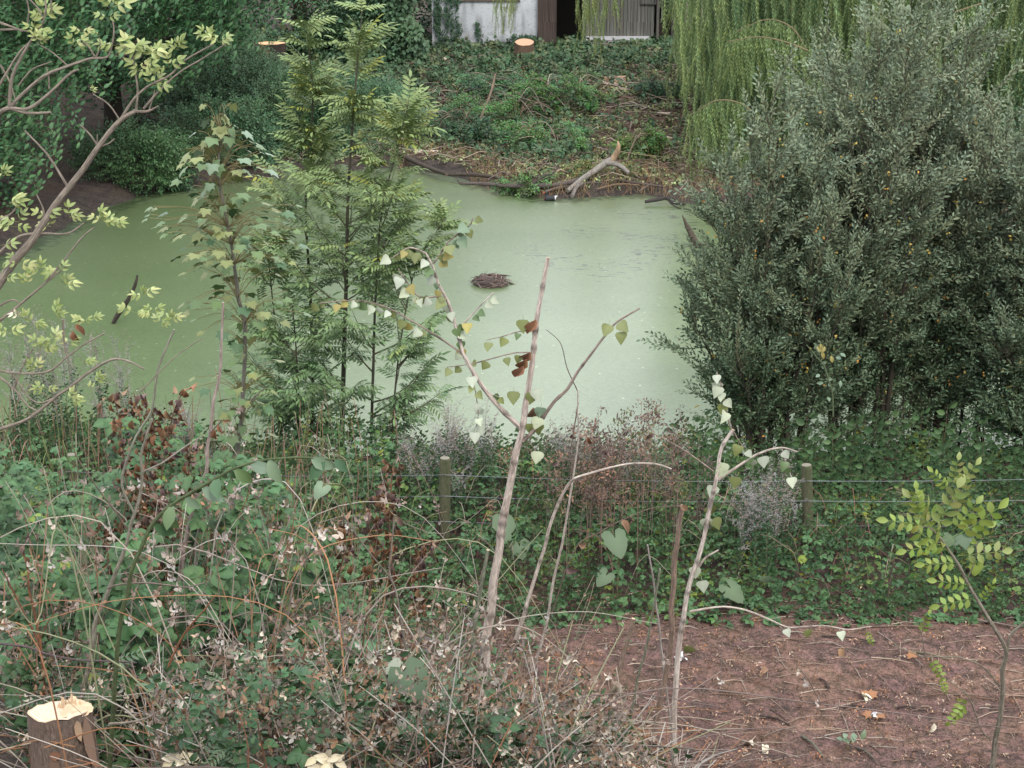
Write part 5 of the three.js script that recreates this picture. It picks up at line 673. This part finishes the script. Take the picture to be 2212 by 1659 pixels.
// ------------------------------------------------------------------ the stump in the foreground
{
  const { q, c, r } = stump('tree_stump', 'freshly cut thick stump with a bright pale top at the lower left corner', 128, 1536, 5.3, 148, .75, [.74, .62, .5], [.27, .21, .18], 9, -.22);
  reseed(381); for (const [x, h, w] of [[-.01, .075, .014], [.015, .05, .012], [.028, .095, .011], [.045, .055, .01], [.06, .035, .012], [-.03, .03, .01], [.0, .045, .016]]) { const m = new MB(), b = c.clone().add(V(x + .02, -.004, -.03 + gauss() * .012)); m.leaf([[0, 1], [.5, .55], [1, 0]], b, V(gauss() * .06, 1, -.05).normalize(), V(gauss() * .3, 0, 1).normalize(), h, w, [.62, .48, .34], { fold: .5, droop: 0 }); m.build('splinter', M.wood, q); }
  const m = new MB(); for (let s = 0; s <= 14; s++) for (let j = 0; j <= 5; j++) { const a = lerp(-.8, .75, s / 14), t = j / 5, x = lerp(.025, Math.sqrt(Math.max(.0004, .0205 - a * a * .0144)), t); m.v(c.x + x + .012 * N2(s, j * .7, 2), c.y + .005 + .014 * (1 - t) * (1 + .9 * N2(s * .8, j, 6)) + .006 * N2(s * 1.3, j * 1.3, 8), c.z + a * .12 * (1 - .35 * t), jit([.6, .45, .3], .12)); } for (let s = 0; s < 14; s++) for (let j = 0; j < 5; j++) { const a = s * 6 + j; m.i.push(a, a + 6, a + 1, a + 1, a + 6, a + 7); } m.build('torn_wood', M.wood, q);
  for (const [a, y, w, h, col] of [[1.5, -.13, .05, .04, [.24, .12, .075]], [1.56, -.19, .045, .12, [.2, .135, .1]], [.4, -.1, .06, .24, [.26, .17, .125]], [.72, -.03, .035, .09, [.42, .29, .2]], [.15, -.26, .06, .14, [.24, .165, .125]]]) { const mm = new MB(), rr2 = r * 1.07, cx = c.x + Math.cos(a) * rr2, cz = c.z + Math.sin(a) * rr2, nn = V(Math.cos(a), .1, Math.sin(a)).normalize(); mm.leaf([[0, .1], [.2, .45], [.55, .5], [.8, .3], [1, 0]], V(cx, c.y + y + h * .4, cz), V(.05, -1, .06).normalize(), nn, h, w, col, { fold: -.15, droop: -.12 }); mm.build('bark_scar', M.wood, q); }
}
// ------------------------------------------------------------------ bramble and dry undergrowth on the embankment
{
  reseed(391); const I = new Inst(spBramble, M.leaf), Nn = new Inst(spNettle, M.leaf), Dk = new Inst(spDry, M.dry), Cu = new Inst(spCurl, M.dry), As = new Inst(spAsh, M.leaf), T = new MB(), B = new MB();
  const vx = (x, d) => x / (d * 1.03) * PF + PW / 2; // how far right along the view a spot lies
  const put = (n, d0, d1, u0, u1, f) => { for (let k = 0; k < n; k++) { const d = lerp(d0, d1, Math.pow(R(), .8)), u = rr(u0, u1), x = (u - PW / 2) / PF * d * 1.04; f(x, d, u, height(x, d)); } };
  // green bramble, upper left
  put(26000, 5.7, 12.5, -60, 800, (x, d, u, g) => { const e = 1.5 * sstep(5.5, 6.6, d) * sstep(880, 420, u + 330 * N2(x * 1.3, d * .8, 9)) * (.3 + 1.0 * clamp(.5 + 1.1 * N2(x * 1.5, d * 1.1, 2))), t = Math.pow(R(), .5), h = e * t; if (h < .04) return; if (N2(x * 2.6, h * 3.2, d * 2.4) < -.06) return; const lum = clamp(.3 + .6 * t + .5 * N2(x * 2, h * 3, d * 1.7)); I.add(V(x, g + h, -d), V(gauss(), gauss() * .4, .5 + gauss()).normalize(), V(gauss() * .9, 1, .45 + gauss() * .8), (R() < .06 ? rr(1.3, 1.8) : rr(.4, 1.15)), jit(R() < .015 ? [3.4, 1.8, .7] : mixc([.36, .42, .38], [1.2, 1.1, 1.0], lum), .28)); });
  put(3600, 5.6, 9.5, -60, 760, (x, d, u, g) => { const h = rr(.1, 1.5); if (N2(x * 1.4, h * 1.5, d) < .12) return; R() < .4 ? Cu.add(V(x, g + h, -d), rdir(-.3), V(gauss(), .4, 1), rr(.3, .7), jit(pick([[.6, .5, .45], [.9, .85, .8], [.45, .33, .28]]), .2)) : Dk.add(V(x, g + h, -d), rdir(-.2), V(gauss(), .4, 1), rr(.4, .9), jit(pick([[.8, .9, 1], [1.2, 1.1, 1], [.6, .7, .8]]), .25)); });
  put(420, 5.6, 10, -60, 760, (x, d, u, g) => { const p = V(x, g, -d), e = V(rr(-1, 1) * rr(.2, 1.1), rr(.4, 1.5), gauss() * .5); T.tube(smooth([p, p.clone().addScaledVector(e, .5).add(V(gauss() * .08, 0, 0)), p.clone().add(e)], 4), t => .0045 * (1 - .6 * t), 4, jit(pick([[.34, .28, .24], [.22, .16, .13], [.3, .16, .1], [.3, .3, .18]]), .2), { cap: false }); });
  // nearest green leaves round the stump and along the bottom
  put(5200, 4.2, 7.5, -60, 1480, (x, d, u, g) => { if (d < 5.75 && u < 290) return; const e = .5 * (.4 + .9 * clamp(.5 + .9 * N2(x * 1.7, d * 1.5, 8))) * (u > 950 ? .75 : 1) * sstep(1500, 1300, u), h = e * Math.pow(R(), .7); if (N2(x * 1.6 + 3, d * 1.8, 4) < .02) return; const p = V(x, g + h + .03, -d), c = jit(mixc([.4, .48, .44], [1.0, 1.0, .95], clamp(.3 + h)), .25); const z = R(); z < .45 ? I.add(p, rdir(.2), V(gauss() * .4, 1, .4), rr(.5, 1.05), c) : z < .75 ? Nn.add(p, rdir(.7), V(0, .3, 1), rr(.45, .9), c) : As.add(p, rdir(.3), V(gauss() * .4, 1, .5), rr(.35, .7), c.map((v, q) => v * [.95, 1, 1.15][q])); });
  // dry crumpled leaves and stalks
  put(21000, 4.1, 8.6, -60, 1500, (x, d, u, g) => { if (d < 5.6 && u < 260) return; const e = .62 * (.35 + .9 * clamp(.5 + .9 * N2(x * 1.3, d * 1.1, 5))) * sstep(1540, 1250, u), h = e * R(); if (h < .01 || N2(x * 2, d * 2 + h * 2, 1) < -.22) return; const p = V(x, g + h, -d), c = pick([[.7, .68, .64], [.5, .45, .42], [.38, .32, .28], [.55, .38, .26], [.36, .25, .19], [1.2, 1.17, 1.12]]); R() < .55 ? Cu.add(p, rdir(-.2), V(gauss(), .4, 1), rr(.2, .58), jit(c.map((v, q) => v * [.9, .9, .82][q]), .2)) : Dk.add(p, rdir(.1), V(gauss(), .4, 1), rr(.3, .65), jit(pick([[1.0, 1.15, 1.4], [.6, .75, .9], [1.5, 1.8, 2.1], [.9, .8, .7]]), .25)); });
  // fallen dead leaves along the toe of the bank in the centre
  put(1500, 8.2, 10.6, 500, 1500, (x, d, u, g) => { if (R() < sstep(9.2, 10.4, d)) return; const p = V(x, g + .02 + .12 * R() * R(), -d); Dk.add(p, rdir(0), V(0, 1, .3), rr(.6, 1.1), jit([1, .95, 1], .3)); });
  // tangled bare stems
  put(2300, 4.2, 8.4, -40, 1560, (x, d, u, g) => { if (d < 5.6 && u < 260) return; const l = rr(.2, .85) * (u > 1300 ? .6 : 1), a = rr(0, 6.28), lean = rr(.15, 1.25), e = V(Math.cos(a) * lean, rr(.3, 1), Math.sin(a) * lean * .7).normalize().multiplyScalar(l), p = V(x, g - .02, -d); T.tube(smooth([p, p.clone().addScaledVector(e, .5).add(V(gauss() * .05, .04, gauss() * .05)), p.clone().add(e)], 3), t => rr(.0025, .004) * (1 - .45 * t), 4, jit(pick([[.42, .37, .34], [.28, .22, .19], [.5, .46, .42], [.34, .17, .1], [.3, .31, .19], [.18, .13, .12]]), .15), { cap: false }); });
  put(420, 5, 8.4, -40, 1500, (x, d, u, g) => { const l = rr(.3, .9), a = rr(-.5, .5) + (R() < .5 ? 3.14 : 0), p = V(x, g + rr(.05, .5), -d), e = V(Math.cos(a) * l, gauss() * .3 * l, Math.sin(a) * l); T.tube(smooth([p, p.clone().addScaledVector(e, .5).add(V(0, rr(-.04, .1), 0)), p.clone().add(e)], 4), t => .0035 * (1 - .5 * t), 4, jit(pick([[.32, .28, .25], [.22, .16, .15], [.33, .17, .09], [.4, .36, .3]]), .15), { cap: false }); });
  // longer canes arching across one another
  put(105, 4.5, 8, -80, 1350, (x, d, u, g) => { const left = sstep(1100, 500, u), a = rr(0, 6.28), l = rr(.6, 1.7), hgt = rr(.25, .6 + .9 * left), p = V(x, g - .03, -d), q1 = p.clone().add(V(Math.cos(a) * l * .35, hgt, Math.sin(a) * l * .25)), q2 = p.clone().add(V(Math.cos(a) * l * .8, hgt * rr(.7, 1.25), Math.sin(a) * l * .4)), q3 = p.clone().add(V(Math.cos(a) * l * 1.2, hgt * rr(.2, 1.2), Math.sin(a) * l * .6)); const w = rr(.0025, .0055), c = jit(pick([[.38, .34, .3], [.27, .22, .19], [.22, .17, .155], [.34, .18, .1], [.26, .27, .16], [.48, .43, .39]]), .12); T.tube(smooth([p, q1, q2, q3], 5), t => w * (1 - .6 * t), 5, c, { cap: false }); for (let k = 0; k < 3; k++) { const z = q1.clone().lerp(q2, R()), e = V(gauss() * .3, rr(0, .3), gauss() * .25); T.tube([z, z.clone().addScaledVector(e, .5).add(V(0, .02, 0)), z.clone().add(e)], w * .45, 3, c, { cap: false }); for (let j = 0; j < 3; j++) R() < .7 && Cu.add(z.clone().addScaledVector(e, R()), rdir(-.5), V(0, .3, 1), rr(.25, .6), jit(pick([[.8, .75, .7], [.5, .4, .35], [1.1, 1.08, 1]]), .2)); } });
  // scrub thinning out over the left half of the path
  put(3600, 7.6, 11.8, 560, 1480, (x, d, u, g) => { if (R() < sstep(900, 1420, u + 220 * N2(x * 1.7, d * 1.3, 4))) return; const h = .5 * Math.pow(R(), 1.4) * (.4 + clamp(.5 + N2(x * 1.5, d * 1.5, 3))), p = V(x, g + h + .02, -d), z = R(); z < .3 ? Nn.add(p, rdir(.6), V(0, .3, 1), rr(.4, .8), jit([1, 1, .9], .2)) : z < .45 ? I.add(p, rdir(.3), V(gauss() * .5, 1, .4), rr(.4, .9), jit([.9, 1, .9], .2)) : z < .8 ? Dk.add(p, rdir(0), V(0, .6, 1), rr(.4, .9), jit(pick([[.9, 1, 1.15], [1.4, 1.3, 1.2], [.6, .6, .7]]), .25)) : Cu.add(p, rdir(-.2), V(0, .6, 1), rr(.25, .55), jit(pick([[.7, .6, .52], [1, .95, .88]]), .2)); if (R() < .16) { const e = V(gauss() * .5, rr(.2, .7), gauss() * .4); T.tube(smooth([V(x, g, -d), V(x, g, -d).addScaledVector(e, .5).add(V(gauss() * .05, .03, 0)), V(x, g, -d).add(e)], 3), .003, 3, jit(pick([[.36, .3, .26], [.24, .18, .15], [.3, .28, .18]]), .2), { cap: false }); } });
  I.build('bramble', null, 'green bramble covering the slope at the left behind the cut stump', 'bramble'); Nn.build('weeds', null, 'small green weeds sprouting along the bottom of the slope', 'weeds'); As.build('seedlings', null, 'small pinnate green leaves low in the dry undergrowth', 'weeds');
  Cu.build('withered_leaves', null, 'grey and cream curled dead leaves caught in the dry undergrowth', 'dead leaves'); Dk.build('dry_sprigs', null, 'brown dry sprigs in the foreground undergrowth', 'dead weeds');
  const t = T.build('dry_stems', M.twig, null, 'stuff'); t.userData.label = 'tangle of thin bare stems over the foreground slope'; t.userData.category = 'stems';
  put(520, 9, 15, -40, 760, (x, d, u, g) => { const p = V(x, g, -d), e = V(gauss() * .3, rr(.6, 1.5), gauss() * .3); B.tube(smooth([p, p.clone().addScaledVector(e, .5), p.clone().add(e).add(V(gauss() * .2, 0, 0))], 3), .004, 3, jit(pick([[.22, .17, .13], [.14, .17, .07], [.25, .14, .1]]), .2), { cap: false }); });
  const bs = B.build('weed_stalks', M.twig, null, 'stuff'); bs.userData.label = 'upright stalks in the weeds between the bramble and the pond'; bs.userData.category = 'stems';
}
// brown withered knotweed-like stalks at the left, and beside the fence post
[['withered stalks with hanging rust brown leaves left of the pinkish white stem', 7.2, 401, [[[300, 1330], [300, 1200], [318, 1080], [312, 960], [290, 850]], [[330, 1340], [345, 1180], [350, 1020], [372, 900], [392, 850]], [[270, 1320], [262, 1180], [275, 1060], [265, 960], [245, 850]], [[350, 1280], [378, 1150], [405, 1060], [415, 960]], [[310, 1280], [300, 1100], [332, 930], [330, 880]], [[360, 1300], [340, 1200], [320, 1150], [345, 1080]], [[230, 1280], [240, 1200], [225, 1130]]], 3.2], ['withered stalks hung with dark red brown leaves left of the fence post', 6.8, 402, [[[850, 1300], [845, 1200], [840, 1110], [846, 1040], [850, 1000]], [[800, 1270], [812, 1180], [822, 1100], [826, 1060]], [[905, 1330], [905, 1250], [912, 1180]], [[730, 1250], [745, 1180], [742, 1120]]], 3.6], ['drooping brown leaf stalk above the bottom edge left of the pale green pole', 4.7, 403, [[[585, 1620], [590, 1570], [586, 1530]], [[828, 1600], [830, 1560], [826, 1520]]], 3.5]].forEach(([lab, d, sd, stalks, den]) => {
  reseed(sd); const q = stemThing('withered_stalks', lab, 'dead plant', stalks[0][0][0], stalks[0][0][1], d);
  for (const L of stalks) { const S = stem(q, 'stalk', L, d + gauss() * .15, 5, 2.5, [.26, .17, .12], { root: sd !== 403 }); for (let k = 2; k < S.length; k++) for (let n = 0; n < den; n++) if (R() < .35 + .6 * clamp(k / S.length)) leafOn(q, 'curl', pick(['brown', 'rust', 'brown', 'mauve']), S[k].clone().add(V(gauss() * .08, gauss() * .05, gauss() * .07)), V(gauss() * .9, -.7, gauss() * .8).normalize(), V(gauss(), .2, 1).normalize(), rr(.035, .075)); }
});
// ------------------------------------------------------------------ litter and sticks on the path
{
  reseed(411); const L = new Inst(spDry, M.dry), C = new Inst(spCurl, M.dry), T = new MB();
  for (let k = 0; k < 9000; k++) { const x = rr(-4, 6.5), d = rr(8.5, 12.5), n = N2(x * .9, d * 1.2, 3); if (R() > .32 + .85 * n + .2 * sstep(.5, 2.5, x)) continue; const p = V(x, pathY(x, d) + .006 + .012 * R(), -d), c = pick([[1, .95, .9], [2.2, 2.3, 2.4], [.5, .44, .42], [1.3, 1.1, .95], [.7, .6, .55], [1.5, 1.1, .8], [.4, .36, .36]]); R() < .75 ? L.add(p, V(gauss(), .1, gauss()).normalize(), V(gauss() * .3, 1, gauss() * .3), rr(.3, .8), jit(c, .3)) : C.add(p, V(gauss(), .05, gauss()).normalize(), V(0, 1, .2), rr(.3, .6), jit(pick([[.75, .55, .42], [.5, .36, .28], [1, .85, .7]]), .2)); }
  L.build('leaf_litter', null, 'brown leaf scraps scattered over the earth path', 'leaf litter'); C.build('leaf_litter', null, 'curled dry leaves scattered over the earth path', 'leaf litter');
  for (let k = 0; k < 1500; k++) { const x = rr(-3.5, 6.5), d = rr(8.6, 12.5), a = gauss() * .8 + (R() < .3 ? 1.5 : 0), l = rr(.05, .38), p = V(x, pathY(x, d) + .008, -d), e = V(Math.cos(a) * l, gauss() * .02, Math.sin(a) * l); T.tube([p, p.clone().addScaledVector(e, .5).add(V(gauss() * .02, .012, gauss() * .02)), p.clone().add(e)], [.004, .0035, .002].map(v => v * rr(.7, 1.5)), 4, jit(pick([[.28, .2, .16], [.36, .28, .23], [.12, .085, .075], [.2, .13, .1], [.42, .36, .3]]), .2), { cap: false }); }
  const t = T.build('twigs', M.twig, null, 'stuff'); t.userData.label = 'short broken twigs scattered over the earth path'; t.userData.category = 'twigs';
  [[[2020, 1378, 1855, 1372], 5, [.3, .22, .18], 'long thin stick lying by the far edge of the path'], [[1775, 1394, 1895, 1402], 5, [.12, .09, .08], 'dark stick across the middle of the path'], [[1960, 1434, 2050, 1446], 6, [.3, .28, .2], 'greenish stick on the path left of the thin sapling'], [[1740, 1414, 1808, 1410], 4, [.45, .37, .32], 'pale straight twig on the path'], [[1820, 1550, 1868, 1556], 7, [.09, .065, .06], 'short dark stick on the lower path'], [[1935, 1554, 1975, 1552], 7, [.1, .07, .065], 'second short dark stick on the lower path'], [[1730, 1610, 1778, 1648], 9, [.26, .25, .2], 'grey green stick near the bottom of the path'], [[1850, 1632, 1885, 1655], 8, [.24, .23, .19], 'thick stick at the bottom edge of the path'], [[1640, 1568, 1705, 1580], 7, [.1, .07, .065], 'dark stick beside the white barked poplar'], [[2090, 1352, 2200, 1362], 6, [.3, .26, .24], 'pale branch lying at the bramble edge on the right'], [[1640, 1612, 1720, 1598], 4, [.34, .27, .23], 'thin straight twig near the white barked poplar'], [[1790, 1495, 1770, 1478], 8, [.16, .11, .1], 'stubby dark twig in the middle of the litter'], [[1990, 1345, 2150, 1336], 5, [.2, .14, .12], 'brown rod at the upper right edge of the path']].forEach(([[u0, v0, u1, v1], w, c, lab]) => { const lay = (u, v) => { const p = onGround(u, v); p.y = pathY(p.x, -p.z) + .012; return p; }, a = lay(u0, v0), b = lay(u1, v1), q = thing('stick', lab, 'stick', a), m = new MB(), mid = a.clone().lerp(b, .5).add(V(gauss() * .03, .02, gauss() * .04)); m.tube(smooth([a, mid, b], 5), t => rad(w, -a.z) * (1 - .4 * t), 6, c, { rough: .2, col2: c.map(v => v * .6) }); m.build('wood', M.bark, q); });
  [[1872, 1529, 'rust', 'red brown dead leaf on the middle of the path'], [1858, 1522, 'rust', 'dark red leaf beside the red brown leaf'], [1884, 1562, 'rust', 'orange brown leaf above the white scrap on the path'], [1890, 1564, 'rust', 'broad rust leaf touching the white scrap on the path'], [1818, 1426, 'brown', 'brown leaf at the far side of the litter'], [1970, 1452, 'rust', 'rusty leaf right of the greenish stick'], [2110, 1325, 'yellow', 'yellow leaf at the edge of the bramble on the right'], [1650, 1632, 'cream', 'pale curled leaf near the bottom of the path'], [1626, 1640, 'cream', 'second pale leaf at the bottom of the path'], [2020, 1590, 'cream', 'cream leaf on the lower right of the path'], [1655, 1460, 'brown', 'brown leaf by the left side of the litter']].forEach(([u, v, m, lab], k) => { reseed(420 + k); const p = onGround(u, v); p.y = pathY(p.x, -p.z) + .03; const q = thing('fallen_leaf', lab, 'leaf', p); leafOn(q, m === 'rust' ? 'syc' : 'curl', m, p, V(gauss(), .1, gauss()).normalize(), V(gauss() * .3, 1, .3), rr(.09, .14)); });
  [[1889, 1570, 'white crumpled scrap on the path beside the rust leaves', [.75, .76, .78]], [1862, 1529, 'small cream scrap in the middle of the path', [.7, .66, .55]], [1472, 1438, 'white scrap beside the white barked poplar trunk', [.7, .72, .74]]].forEach(([u, v, lab, c], k) => { reseed(440 + k); const p = onGround(u, v); p.y = pathY(p.x, -p.z) + .02; const q = thing('litter_scrap', lab, 'litter', p), m = new MB(); for (let j = 0; j < 4; j++) m.leaf(PR.oval, p, V(gauss(), .4, gauss()).normalize(), rdir(.5), .07, .05, jit(c, .06), { fold: .7, droop: .8, twist: 1 }); m.build('paper', M.dry, q); });
  { reseed(450); const p = onGround(1830, 1630), q = thing('bramble_sprout', 'small blue green bramble sprout at the bottom of the path', 'plant', p); for (let k = 0; k < 8; k++) leafOn(q, 'oval', 'teal', p.clone().add(V(gauss() * .1, .08 + R() * .1, gauss() * .1)), rdir(.3), V(0, 1, .4), .09); const m = new MB(); for (let k = 0; k < 4; k++) m.tube([p, p.clone().add(V(gauss() * .1, .15, gauss() * .1))], .003, 4, [.15, .17, .08]); m.build('stem', M.twig, q); }
}
// ------------------------------------------------------------------ draw
const renderer = new THREE.WebGLRenderer({ antialias: true });
renderer.toneMapping = THREE.LinearToneMapping; renderer.toneMappingExposure = EXPOSURE;
renderer.shadowMap.enabled = true; renderer.shadowMap.type = THREE.PCFSoftShadowMap;
renderer.setSize(1024, 768);
renderer.render(scene, camera);
